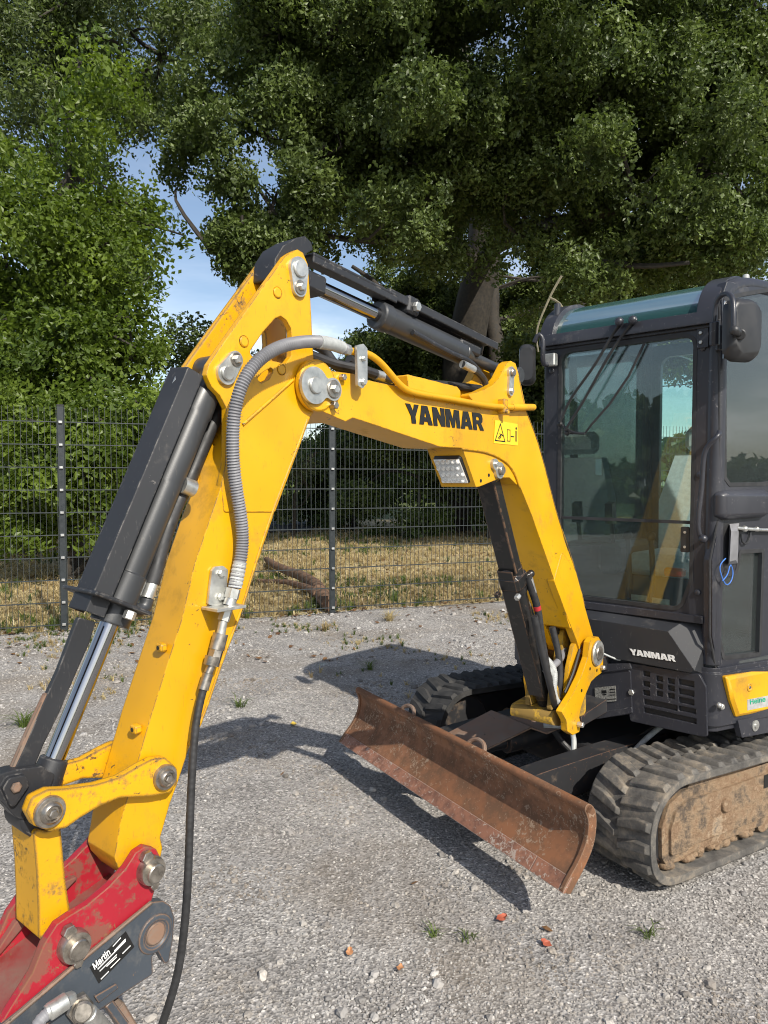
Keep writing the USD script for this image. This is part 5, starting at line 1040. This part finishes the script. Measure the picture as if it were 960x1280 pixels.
part(pipe2, "hose_ferrule", tube([bp(470, 468, 0.03), bp(490, 474, 0.035)], 0.0125, n=12, smooth=False), M_zinc)
part(boom, "boom_hose", tube([bp(392, 430, -0.03), bp(405, 438, -0.03), bp(418, 455, -0.02), bp(430, 462, -0.02), bp(445, 470, -0.02)], 0.013, n=10), M_rubber)
part(boom, "boom_hose", tube([bp(436, 448, -0.03), bp(470, 470, -0.03), bp(540, 480, -0.03), bp(600, 486, -0.03)], 0.012, n=10), M_rubber)
W2 = 0.10
ch = part(ex, "hose_conduit", tube([bp(430, 436, 0.078), bp(418, 431, 0.085), bp(395, 427, W2), bp(368, 429, 0.112), bp(345, 436, 0.115), bp(322, 452, 0.112), bp(304, 478, 0.105), bp(294, 512, 0.095), bp(291, 550, 0.085), bp(294, 600, 0.075), bp(301, 645, 0.072), bp(303, 680, 0.07), bp(299, 708, 0.07), bp(293, 735, 0.07)], 0.0138, n=14, ribs=(0.0058, 0.0024)), M_conduit)
part(ch, "conduit_sleeve", tube([bp(427, 434.5, 0.08), bp(414, 430, 0.088), bp(398, 427.5, 0.099)], 0.0148, n=14), M_paleh)
part(ch, "conduit_end", tube([bp(300, 703, 0.07), bp(294, 734, 0.07)], 0.0144, n=14, ribs=(0.008, 0.0015)), M_paleh)
part(ch, "pipe_nut", tube([bp(428, 435.5, 0.078), bp(436, 438, 0.076)], 0.013, n=6, smooth=False), M_zinc)
pb_px = [(262, 713), (266, 708), (276, 707), (282, 712), (280, 744), (277, 759), (257, 755)]
pb = part(arm, "hose_bracket", [slab(BF, pb_px, WA, WA + 0.002, WA + 0.008, 0.004), obox(bp(280, 759, 0.075), [BF.x, BF.w, Z], (0.035, 0.026, 0.003), 0.001)], M_zinc)
part(pb, "bracket_bolt", [bolt(BF.pt(*az(BF, 273, 716, WA), WA + 0.008), BF.w, 0.008), bolt(BF.pt(*az(BF, 272, 745, WA), WA + 0.008), BF.w, 0.008)], M_zinc)
def seg(x0, y0, x1, y1, r, n=16, w=0.07): return tube([bp(x0, y0, w), bp(x1, y1, w)], r, n=n, smooth=False)
cpl = part(ch, "coupling", [seg(292, 736, 289, 748, 0.0150, 6), seg(289, 748, 286, 757, 0.0125), seg(284, 760, 279, 776, 0.0120, 6), seg(279, 776, 276, 793, 0.0090)], M_zinc)
part(ch, "quick_fitting", [seg(276, 792, 271, 812, 0.0150), seg(271, 812, 265, 832, 0.0140, 6), seg(266, 820, 264, 831, 0.0150), seg(264, 832, 260, 842, 0.0085), seg(260, 842, 254, 862, 0.0105)], M_pin)
part(ex, "auxiliary_hose", tube([bp(256, 855, 0.07), bp(250, 878, 0.07), bp(245, 905, 0.072), bp(241, 950, 0.078), bp(238, 1010, 0.085), bp(236, 1070, 0.09), bp(233, 1130, 0.09), bp(228, 1180, 0.085), bp(220, 1225, 0.075), bp(209, 1262, 0.06), bp(196, 1300, 0.03)], 0.0080, n=12, ribs=(0.012, 0.0004)), M_rubber)
# ------------------------------------------------------------------ house (upper deck)
def plan_ext(poly, z0, z1):
    m = trimesh.creation.extrude_polygon(poly, z1 - z0, engine="earcut"); m.vertices = np.asarray(m.vertices) + [0, 0, z0]; return m
def R(k, b, z): return np.array([*(C0 + k * EF + b * HB), z])
def xy(p): return (p[0], p[1])
corner = None
a_ = CF.pt(0, 0, 0.03)[:2]; b_ = CS.pt(0, 0, 0.03)[:2]
sol = np.linalg.solve(np.stack([EF, -ES], 1), b_ - a_); corner = a_ + sol[0] * EF
S1 = CS.pt(0.46, 0, 0.03)[:2]
skirt = unary_union([Polygon([xy(CF.pt(0.412, 0, 0.03)), tuple(corner), tuple(S1), xy(R(0.3, 1.0, 0)), xy(R(0.5, 0.6, 0))]), Point(*SLEW).buffer(0.74, 32).intersection(Polygon([xy(R(-1, 0.35, 0)), xy(R(2, 0.35, 0)), xy(R(2, 3, 0)), xy(R(-1, 3, 0))]))]).convex_hull
front_cut = Polygon([xy(CF.pt(0.412, 0, 0.5)), xy(CF.pt(0.412, 0, -0.16)), xy(CF.pt(1.5, 0, -0.16)), xy(CF.pt(1.5, 0, 0.5))])
skirt = skirt.difference(front_cut)
skirt = skirt.buffer(-0.055).buffer(0.055, 12)
if skirt.geom_type != "Polygon": skirt = max(skirt.geoms, key=lambda g: g.area)
skirt_m = []
for z0, z1, off in ((0.478, 0.50, -0.012), (0.50, 0.695, 0.0), (0.695, 0.712, -0.012)):
    skirt_m.append(plan_ext(skirt.buffer(off), z0, z1))
house = part(ex, "house", skirt_m, M_cab, smooth=30)
def zc_(x, y, ox=740, oy=730, s=4.3636): return (ox + x / s, oy + y / s)
gp_out = [zc_(195, 428), zc_(590, 492), zc_(625, 560), zc_(632, 832), zc_(560, 820), zc_(215, 745), zc_(195, 640)]
holes = []
def hole(x0, y0, x1, y1, sl): holes.append([zc_(x0, y0), zc_(x1, y0 + sl * (x1 - x0)), zc_(x1, y1 + sl * (x1 - x0)), zc_(x0, y1)])
for (x0, x1, ys) in ((283, 321, (470, 525, 574)), (355, 391, (497, 538, 578)), (418, 456, (510, 549, 590))):
    for y in ys: hole(x0, y, x1, y + 30, 0.16)
for y in (514, 565, 612): hole(478, y, 562, y + 34, 0.18)
hole(288, 622, 470, 655, 0.2); hole(478, 660, 572, 690, 0.2); hole(288, 668, 575, 700, 0.22)
gpoly = rnd(pl(CF, gp_out, 0.036), 0.008)
for h in holes: gpoly = gpoly.difference(pl(CF, h, 0.036).buffer(-0.002).buffer(0.002))
gpan = part(house, "grille_panel", CF.ext(gpoly, 0.0315, 0.044), M_cab)
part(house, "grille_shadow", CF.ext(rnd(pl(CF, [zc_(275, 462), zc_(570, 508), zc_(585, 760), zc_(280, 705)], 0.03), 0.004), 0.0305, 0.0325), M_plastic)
part(house, "panel_bolt", [bolt(CF.pt(*az(CF, *zc_(217, 590), 0.044), 0.044), CF.w, 0.012, 0.010)], M_zinc)
# rubber bump stop bolt at the corner
pcn = CS.pt(0.0, az(CS, 898, 882, 0.03)[1], 0.03) + np.array([*(0.02 * NF), 0])
part(house, "panel_bolt", [cyl(hit(CS, 898, 882, 0.025), hit(CS, 898, 882, 0.025) + CS.w * 0.022, 0.011, ch=0.004), ball(hit(CS, 899, 881.5, 0.045), 0.010)], M_zinc)
ypx = [(907.5, 846), (935, 841), (1010, 826), (1020, 870), (985, 884), (940, 892), (921, 896.5), (914, 876)]
q0 = rnd(pl(CS, ypx, 0.05), 0.006); inner = q0.buffer(-0.012)
def pillow(fr, poly, w0, w1, w2, ins):
    return chull([fr.pt(x, z, w0) for x, z in poly.exterior.coords] + [fr.pt(x, z, w1) for x, z in poly.exterior.coords] + [fr.pt(x, z, w2) for x, z in poly.buffer(-ins).exterior.coords])
yp = part(house, "side_cover", pillow(CS, q0.convex_hull, 0.022, 0.046, 0.056, 0.012), M_yellow)
bc_ = az(CS, 937, 859, 0.056)
part(yp, "cover_bolt", [lathe(CS.pt(*bc_, 0.055), CS.w, [(0, 0.017), (0.003, 0.016), (0.004, 0.011), (0.002, 0.009), (0.002, 0.001)], 24)], M_yellow)
part(yp, "bolt_head", bolt(CS.pt(*bc_, 0.056), CS.w, 0.006, 0.004), M_pin)
part(yp, "dealer_sticker", CS.ext(pl(CS, [(934, 874.5), (996, 862.5), (996, 876), (934, 888)], 0.0562), 0.0562, 0.0568), M_stk_grey, smooth=False)
part(yp, "lettering", put_text(CS, 0.0571, "Heine", az(CS, 937, 880.5, 0.0571), az(CS, 957, 876.6, 0.0571), az(CS, 936.6, 874.5, 0.0571)), M_grnprint, smooth=False)
part(yp, "lettering", put_text(CS, 0.0571, "GmbH", az(CS, 958.5, 876, 0.0571), az(CS, 976, 872, 0.0571), az(CS, 958.5, 871, 0.0571)), M_redtape, smooth=False) if False else None
lp = rnd(pl(CS, [(923, 901), (942, 897), (1010, 880), (1010, 902), (966, 915), (928, 922.5)], 0.05), 0.004)
sp_ = part(house, "lower_side_plate", CS.ext(lp, 0.024, 0.048), M_cab)
wc = az(CS, 944, 907, 0.048)
part(sp_, "washer", lathe(CS.pt(*wc, 0.047), CS.w, [(0, 0.021), (0.004, 0.021), (0.004, 0.008), (0.008, 0.008), (0.008, 0.001)], 24), M_zinc)
# nose casting in front of the deck, with maker's plate
ncx = [(676, 852), (700, 838), (783, 835), (788, 840), (790, 889), (786, 893), (676, 909)]
nose = part(house, "nose_casting", [slab(CF, ncx, 0.05, -0.20, 0.05, 0.008), CF.ext(rnd(pl(CF, [(676, 842), (700, 832), (788, 829), (790, 836), (676, 850)], 0.05), 0.003), -0.2, 0.055), CF.ext(rnd(pl(CF, [(676, 902), (790, 884), (791, 891), (676, 910)], 0.05), 0.003), -0.2, 0.056)], M_cab)
part(nose, "serial_plate", CF.ext(pl(CF, [(744, 859.5), (770, 857), (770.5, 876), (744.5, 879)], 0.05), 0.051, 0.054), M_metalplate, smooth=False)
part(nose, "engraving", [CF.ext(LineString([az(CF, x0, y0, 0.055), az(CF, x1, y1, 0.055)]).buffer(b, cap_style=2), 0.0545, 0.0551) for x0, y0, x1, y1, b in ((752, 865, 758, 864.5, 0.006), (762, 862, 769, 861.5, 0.002), (762, 865.5, 769, 865, 0.002), (762, 869, 769, 868.5, 0.0015), (745, 876, 770, 873.5, 0.0015), (753, 868.5, 758, 868, 0.002))], M_black, smooth=False, kind="stuff")
part(nose, "nose_fork", [BF.ext(rnd(Polygon([(-0.34, 0.475), (-0.04, 0.475), (-0.03, 0.50), (-0.03, 0.515), (-0.34, 0.53)]), 0.01), -0.075, 0.06), BF.ext(rnd(Polygon([(-0.34, 0.64), (-0.06, 0.665), (-0.03, 0.68), (-0.04, 0.705), (-0.34, 0.70)]), 0.01), -0.075, 0.06)], M_frame)
# engine hood and counterweight behind the cab
back = Polygon([xy(R(-2, 1.06, 0)), xy(R(3, 1.06, 0)), xy(R(3, 3, 0)), xy(R(-2, 3, 0))])
part(house, "engine_hood", [plan_ext(Point(*SLEW).buffer(0.74, 32).intersection(back).buffer(o), z0, z1) for z0, z1, o in ((0.712, 1.12, -0.01), (1.12, 1.16, -0.03), (1.16, 1.18, -0.06))], M_yellow)
part(house, "deck_plate", plan_ext(skirt.buffer(-0.03), 0.712, 0.722), M_inner)
part(house, "slew_skirt", plan_ext(Point(*SLEW).buffer(0.40, 32), 0.45, 0.48), M_frame)

# ------------------------------------------------------------------ cab
FL, FRk, ZB, ZT = 0.0, 0.70, 0.722, 1.985
P2 = C0 + 0.62 * ES
cab_plan = Polygon([tuple(C0), xy(R(0.70, 0, 0)), xy(R(0.70, 1.02, 0)), tuple(P2 + 0.42 * HB), tuple(P2)])
cab = part(ex, "cab", [plan_ext(cab_plan.buffer(-0.012), 0.722, 0.745)], M_cab)
# lower front bulge that carries the lettering
w1_ = 0.055
o_ = [az(CF, x, y, w1_) for x, y in [(680, 764), (835, 789.5), (868, 838), (862, 841), (680, 806)]]
i_ = [az(CF, x, y, 0.0) for x, y in [(680, 746), (862, 770), (884, 790), (884, 846), (680, 808)]]
lf = part(cab, "lower_front_panel", chull([CF.pt(*p, w1_) for p in o_] + [CF.pt(*p, -0.02) for p in i_]), M_char, smooth=20)
part(cab, "lettering", put_word(CF, w1_ + 0.0012, az(CF, 788.5, 818.2, w1_), az(CF, 845, 827.2, w1_), az(CF, 787, 810.6, w1_)), M_white, smooth=False)
part(cab, "window_sill", CF.ext(Polygon([(0.03, 0.872), (0.69, 0.872), (0.69, 0.90), (0.03, 0.90)]), -0.03, 0.022), M_cab)
fo = rnd(sbox(0.018, 0.875, 0.70, 1.985), 0.02)
ho = rnd(Polygon([(0.112, 0.912), (0.634, 0.912), (0.634, 1.938), (0.074, 1.938), (0.074, 1.02)]), 0.045)
fr_ = part(cab, "front_frame", CF.ext(fo.difference(ho), -0.035, 0.008), M_cab)
part(cab, "window_seal", CF.ext(ho.buffer(0.004).difference(ho.buffer(-0.010)), -0.020, 0.0105), M_rubber)
part(cab, "windshield", CF.ext(ho.buffer(-0.008).intersection(sbox(0, 1.247, 1, 3)), -0.006, -0.001), M_glass, smooth=False)
part(cab, "lower_windshield", CF.ext(ho.buffer(-0.008).intersection(sbox(0, 0, 1, 1.237)), -0.006, -0.001), M_glass, smooth=False)
part(cab, "glass_joint", CF.ext(ho.buffer(-0.008).intersection(sbox(0, 1.236, 1, 1.248)), -0.010, 0.002), M_rubber)
part(cab, "glass_catch", [CF.ext(rnd(sbox(0.088, 1.13, 0.120, 1.225), 0.006), -0.004, 0.006)], M_plastic)
for y_ in (1.15, 1.205): part(cab, "screw", cyl(CF.pt(0.104, y_, 0.006), CF.pt(0.104, y_, 0.009), 0.005), M_zinc)
for k_, z_ in ((0.052, 1.42), (0.052, 0.985), (0.672, 1.86), (0.672, 1.30), (0.05, 1.88)):
    part(cab, "frame_screw", lathe(CF.pt(k_, z_, 0.007), CF.w, [(0, 0.012), (0.006, 0.011), (0.009, 0.006), (0.009, 0.001)], 16), M_cab)
part(cab, "glass_label", CF.ext(pl(CF, [(743.5, 574), (750.5, 574), (751, 594), (743.5, 593)], -0.0005), -0.0075, -0.0065), M_white, smooth=False)
part(cab, "glass_label", CF.ext(pl(CF, [(788, 743), (808, 745), (808, 752), (788, 750)], -0.0005), -0.0075, -0.0065), M_stk_grey, smooth=False)
part(cab, "glass_label", CF.ext(pl(CF, [(814, 747), (836, 750), (836, 757), (814, 754)], -0.0005), -0.0075, -0.0065), M_stk_grey, smooth=False)
# pillars: rounded corner post with the roll bar bending back over the door
cpil = np.array([*(C0 + 0.015 * EF + 0.02 * ES)])
part(cab, "corner_pillar", [tube([[*cpil, 0.722], [*cpil, 1.2], [*cpil, 1.90]], 0.0335, n=20, smooth=False)], M_cab, smooth=50)
part(cab, "roll_bar", tube([[*cpil, 1.88], [*cpil, 1.96], [*(cpil + 0.008 * ES), 2.02], [*(cpil + 0.04 * ES), 2.08], [*(cpil + 0.11 * ES), 2.115], [*(cpil + 0.30 * ES), 2.125], [*(cpil + 0.58 * ES), 2.125]], 0.030, n=20), M_cab, smooth=50)
part(cab, "corner_pillar", [plan_ext(Polygon([xy(R(0.655, 0.0, 0)), xy(R(0.715, 0.0, 0)), xy(R(0.715, 0.09, 0)), xy(R(0.655, 0.07, 0))]).buffer(-0.01).buffer(0.01), 0.722, 2.03)], M_cab)
part(cab, "rear_pillar", [plan_ext(Polygon([xy(R(0.655, 0.95, 0)), xy(R(0.715, 0.95, 0)), xy(R(0.715, 1.02, 0)), xy(R(0.655, 1.02, 0))]), 0.722, 2.12)], M_cab)
pp = P2 + 0.40 * HB
part(cab, "rear_pillar", [plan_ext(Point(*pp).buffer(0.035, 8), 0.722, 2.12), plan_ext(Point(*P2).buffer(0.032, 8), 0.722, 2.14)], M_cab)
# roof: curved tinted front, side rails, solid top
def arc(t): return (0.26 * (1 - math.cos(t * math.pi / 2)), 1.968 + 0.183 * math.sin(t * math.pi / 2))
def roof_strip(k0, k1, t0, t1, off, th, n=12):
    rows = []
    for t in np.linspace(t0, t1, n):
        b, z = arc(t); nrm_b, nrm_z = -math.cos(t * math.pi / 2), math.sin(t * math.pi / 2)
        rows.append([R(k, b + nrm_b * off - 0.0, z + nrm_z * off) for k in (k0, (k0 + k1) / 2, k1)])
    return sheet3(rows, -th)
part(cab, "roof_front", [roof_strip(-0.005, 0.715, -0.02, 0.13, 0.012, 0.03), roof_strip(-0.005, 0.065, 0.1, 1.0, 0.010, 0.03), roof_strip(0.655, 0.715, 0.1, 1.0, 0.010, 0.03), CF.ext(rnd(sbox(-0.01, 1.950, 0.715, 1.975), 0.004), -0.05, 0.022)], M_cab, smooth=35)
part(cab, "roof_window", roof_strip(0.06, 0.66, 0.12, 1.0, 0.006, 0.006), M_glass_roof, smooth=60)
part(cab, "roof", [plan_ext(Polygon([xy(R(-0.02, 0.235, 0)), xy(R(0.715, 0.235, 0)), xy(R(0.715, 1.04, 0)), tuple(P2 + 0.44 * HB), tuple(P2)]).buffer(-0.02).buffer(0.02), z0, z1) for z0, z1 in ((2.12, 2.160),)], M_cab)
part(cab, "roof_lining", plan_ext(Polygon([xy(R(0.05, 0.26, 0)), xy(R(0.66, 0.26, 0)), xy(R(0.66, 0.98, 0)), tuple(P2 + 0.36 * HB)]), 2.10, 2.119), M_inner)
part(cab, "antenna_stub", [cyl(CS.pt(0.20, 2.15, -0.03), CS.pt(0.20, 2.172, -0.03), 0.014, 0.011, ch=0.003)], M_paleh)
# right side and rear window frames with panes
RS = Frame(R(0.70, 0, 0)[:2], HB, EF)
ro_, rh_ = sbox(0.05, 0.745, 0.97, 2.09), rnd(sbox(0.09, 1.10, 0.92, 2.03), 0.05)
part(cab, "side_frame", RS.ext(ro_.difference(rh_), -0.03, 0.0), M_cab); part(cab, "side_window", RS.ext(rh_.buffer(0.004), -0.016, -0.011), M_glass_dark, smooth=False)
rp0, rp1 = np.array(xy(R(0.70, 1.0, 0))), P2 + 0.42 * HB; rl = np.linalg.norm(rp1 - rp0); rx = (rp1 - rp0) / rl
RB = Frame(rp0, rx, HB)
bo, bh = sbox(0.02, 0.745, rl - 0.02, 2.09), rnd(sbox(0.08, 1.18, rl - 0.08, 2.03), 0.05)
part(cab, "rear_frame", RB.ext(bo.difference(bh), -0.02, 0.01), M_cab); part(cab, "rear_window", RB.ext(bh.buffer(0.004), -0.008, -0.003), M_glass, smooth=False)
# inner post and roll blind seen through the glass
part(cab, "inner_post", tube([R(0.30, 0.92, 0.75), R(0.29, 0.93, 1.5), R(0.27, 0.94, 2.08)], 0.022, n=12), M_inner)

# ------------------------------------------------------------------ cab door
dw_up = rnd(pl(CS, [(904.5, 372), (930, 366), (1012, 352), (1012, 596), (957, 606.5), (911, 607.5), (904.5, 598)], 0.012), 0.014)
dw_lo = rnd(pl(CS, [(924, 688), (954, 686.5), (950, 819), (903, 824), (895, 786), (897, 724), (906, 716), (919, 714)], 0.012), 0.012)
d_out = rnd(pl(CS, [(905, 352), (930, 360), (1014, 340), (1014, 818), (960, 832), (903, 844), (894, 838), (886, 794), (886, 700), (898, 640), (898, 372)], 0.0), 0.01)
door_shape = d_out.difference(dw_up).difference(dw_lo)
door = part(ex, "cab_door", CS.ext(door_shape, -0.022, 0.014), M_cab)
part(door, "upper_window", CS.ext(dw_up.buffer(0.003), -0.006, -0.001), M_glass_dark, smooth=False)
part(door, "lower_window", CS.ext(dw_lo.buffer(0.003), -0.006, -0.001), M_glass_dark, smooth=False)
for wq in (dw_up, dw_lo):
    part(door, "window_seal", CS.ext(wq.buffer(0.003).difference(wq.buffer(-0.012)), -0.008, 0.016), M_rubber)
part(door, "door_edge", tube([CS.pt(*p, 0.012) for p in [az(CS, x, y, 0.012) for x, y in [(899, 380), (899, 500), (899, 640), (887.5, 700), (887, 794), (895, 838)]]], 0.004, n=6, smooth=False), M_rubber)
hpoly = rnd(pl(CS, [(899, 618), (904, 613), (955, 611), (960, 618), (960, 640), (955, 646), (905, 650), (899, 645)], 0.03), 0.012).convex_hull
part(door, "grab_recess", pillow(CS, hpoly, 0.010, 0.028, 0.052, 0.016), M_cab, smooth=60)
part(door, "latch_recess", CS.ext(rnd(pl(CS, [(904, 654), (925, 653), (925, 668), (914, 712), (905, 712)], 0.014), 0.004), 0.0135, 0.0155), M_plastic)
lv = part(door, "latch_lever", [chull([CS.pt(*az(CS, x, y, w), w) for x, y, w in [(912, 655, 0.02), (924, 654, 0.02), (922, 704, 0.02), (910, 706, 0.02), (914, 664, 0.045), (921, 664, 0.045), (920, 700, 0.04), (912, 702, 0.04)]])], M_conduit)
part(door, "stay_rod", [tube([hit(CS, 921, 660, 0.03), hit(CS, 940, 661.5, 0.03), hit(CS, 1008, 664, 0.03)], 0.0065, n=10), ball(hit(CS, 931, 661, 0.03), 0.012), ball(hit(CS, 946, 661.5, 0.03), 0.010)], M_zinc)
part(door, "wire_loop", tube([hit(CS, 938, 664, 0.02), hit(CS, 936, 676, 0.025), hit(CS, 929, 679, 0.025), hit(CS, 927, 668, 0.02)], 0.004, n=8), M_plastic)
part(door, "blue_cord", tube([hit(CS, 907, 698, 0.03), hit(CS, 900, 708, 0.035), hit(CS, 902, 720, 0.035), hit(CS, 909, 731, 0.035), hit(CS, 916, 718, 0.035), hit(CS, 913, 706, 0.035), hit(CS, 910, 716, 0.038), hit(CS, 903, 726, 0.035)], 0.0022, n=8), M_bluecord)
part(door, "hinge", [cyl(CS.pt(-0.02, 1.86, 0.022), CS.pt(-0.02, 1.95, 0.022), 0.016, ch=0.003)], M_cab)
part(door, "glass_label", CS.ext(pl(CS, [(899, 744), (911, 743), (912, 781), (899, 783)], -0.0005), -0.0075, -0.0065), M_seat, smooth=False)
part(door, "glass_label", CS.ext(pl(CS, [(898, 731), (911, 730), (911, 740), (898, 741)], -0.0005), -0.0075, -0.0065), M_seat, smooth=False)
# grab rail on the front pillar
part(cab, "grab_rail", tube([hit(CF, 899, 540, 0.02), hit(CF, 897, 545, 0.06), hit(CF, 886, 556, 0.065), hit(CF, 881, 566, 0.065), hit(CF, 877, 610, 0.065), hit(CF, 873, 660, 0.06), hit(CF, 876, 672, 0.05), hit(CF, 880, 674, 0.01)], 0.0085, n=12), M_cab, smooth=60)
part(cab, "rail_knob", ball(hit(CF, 879, 673.5, 0.065), 0.015), M_cab)

# ------------------------------------------------------------------ wipers, mirrors
def wp(pts, w): return [hit(CF, x, y, w) for x, y in pts]
for arm_pts, piv in (([(776, 403), (768, 414), (744, 455), (714, 498), (700, 528)], (774, 402)), ([(792, 401), (780, 416), (758, 450), (730, 500), (706, 538)], (791, 400))):
    wi = part(ex, "wiper", tube([hit(CF, *arm_pts[0], 0.05), *wp(arm_pts[1:], 0.045)], 0.0058, n=8), M_plastic)
    part(wi, "pivot_cap", [cyl(hit(CF, *piv, 0.015), hit(CF, *piv, 0.06), 0.016, ch=0.004), ball(hit(CF, *piv, 0.06), 0.017)], M_cab)
wb_ = part(ex, "wiper_blade", tube(wp([(806, 428), (786, 470), (762, 505), (740, 530), (731, 542), (712, 541)], 0.012), 0.0052, n=8, smooth=False), M_rubber)
part(wb_, "blade_clip", [ball(hit(CF, 709, 541, 0.02), 0.012), ball(hit(CF, 700, 530, 0.03), 0.012), tube(wp([(731, 542), (716, 540), (700, 529)], 0.03), 0.005, n=8)], M_plastic)
mc = at(926, 413, 2.56); MX = np.array([0.93, 0.36, 0]); MY = np.array([-0.36, 0.93, 0])
def mirror_body(c, hx, hz, depth):
    sh = rnd(sbox(-hx, -hz, hx, hz), min(hx * 0.75, 0.048)); pts = []
    for s_, dy in ((1.0, 0.012), (1.0, -0.004), (0.93, -depth * 0.6), (0.78, -depth)):
        for x, z in sh.exterior.coords: pts.append(c + MX * x * s_ + MY * dy + Z * z * s_)
    return chull(pts)
mr = part(ex, "mirror", mirror_body(mc, 0.072, 0.108, 0.035), M_plastic, smooth=40)
part(mr, "mirror_glass", obox(mc + MY * 0.013, [MX, MY, Z], (0.064, 0.001, 0.098)), M_chrome)
part(mr, "mirror_arm", tube([at(893, 420, 2.62), at(893, 398, 2.61), at(896, 378, 2.60), at(904, 368, 2.56), at(913, 369, 2.52), at(916.5, 378, 2.50), at(917, 395, 2.49), at(917, 411, 2.49)], 0.0085, n=12), M_cab, smooth=60)
part(mr, "arm_joint", [ball(at(918, 413, 2.48), 0.017), cyl(at(918, 413, 2.48), at(925, 418, 2.52), 0.014, ch=0.002), cyl(at(925, 418, 2.545), at(925, 418, 2.50), 0.019, ch=0.004)], M_plastic)
part(mr, "arm_clamp", [cyl(at(893, 432, 2.62), at(893, 402, 2.61), 0.017, ch=0.003), CF.ext(rnd(pl(CF, [(872, 408), (886, 406), (886, 434), (872, 436)], 0.012), 0.003), 0.010, 0.018)], M_cab)
for y_ in (416, 428): part(mr, "clamp_bolt", bolt(hit(CF, 876, y_, 0.018), CF.w, 0.007, 0.006), M_zinc)
mc2 = at(659, 456, 3.10)
MX = np.array([0.86, -0.30, 0]) / np.linalg.norm([0.86, -0.30]); MY = np.array([0.30, 0.86, 0]) / np.linalg.norm([0.86, -0.30])
ml = part(ex, "mirror", mirror_body(mc2, 0.034, 0.085, 0.03), M_plastic, smooth=40)
part(ml, "mirror_arm", tube([at(690, 452, 3.12), at(680, 455, 3.08), at(678.5, 440, 3.06), at(678, 424, 3.06), at(674, 418, 3.06), at(668, 428, 3.07)], 0.010, n=10), M_cab)
part(ml, "arm_clamp", [obox(at(689, 450, 3.10), [EF.tolist() + [0], NF.tolist() + [0], Z], (0.024, 0.016, 0.026), 0.004)], M_zinc)
part(ml, "arm_clamp", [cyl(at(697, 380, 3.16), at(695, 410, 3.16), 0.013)], M_cab)

# ------------------------------------------------------------------ seat and controls behind the glass
st = part(ex, "seat", [obox(R(0.34, 0.62, 1.02), [[*EF, 0], [*HB, 0], Z], (0.20, 0.20, 0.05), 0.03)], M_seat, smooth=40)
part(st, "backrest", [chull([R(0.34 + sx * wx, 0.80 + b, z) for sx in (-1, 1) for wx, b, z in ((0.20, 0.0, 1.05), (0.20, 0.09, 1.05), (0.21, 0.02, 1.3), (0.21, 0.11, 1.3), (0.15, 0.06, 1.52), (0.15, 0.12, 1.52))])], M_seat, smooth=60)
part(st, "headrest", obox(R(0.34, 0.90, 1.60), [[*EF, 0], [*HB, 0], Z], (0.11, 0.035, 0.06), 0.025), M_seat)
part(st, "seat_base", obox(R(0.34, 0.64, 0.86), [[*EF, 0], [*HB, 0], Z], (0.18, 0.18, 0.11), 0.01), M_inner)
for k_ in (0.08, 0.60):
    cs_ = part(ex, "control_console", [obox(R(k_, 0.60, 1.04), [[*EF, 0], [*HB, 0], Z], (0.055, 0.22, 0.07), 0.02)], M_inner)
    part(cs_, "joystick", [tube([R(k_, 0.44, 1.08), R(k_, 0.42, 1.17), R(k_, 0.41, 1.22)], 0.010, n=8), chull([R(k_ + x, 0.405 + b, z) for x in (-0.018, 0.018) for b, z in ((-0.02, 1.20), (0.02, 1.20), (-0.025, 1.29), (0.01, 1.30))])], M_plastic)
part(ex, "travel_lever", [tube([R(0.30, 0.12, 0.75), R(0.30, 0.17, 1.0), R(0.30, 0.15, 1.16)], 0.011, n=10), ball(R(0.30, 0.15, 1.17), 0.02)], M_plastic)
part(ex, "travel_lever", [tube([R(0.40, 0.12, 0.75), R(0.40, 0.17, 1.0), R(0.40, 0.15, 1.16)], 0.011, n=10), ball(R(0.40, 0.15, 1.17), 0.02)], M_plastic)
part(ex, "amber_lamp", obox(R(0.24, 0.25, 1.02), [[*EF, 0], [*HB, 0], Z], (0.04, 0.02, 0.018), 0.008), M_amber)  # plastic piece put in for an orange glow behind the glass
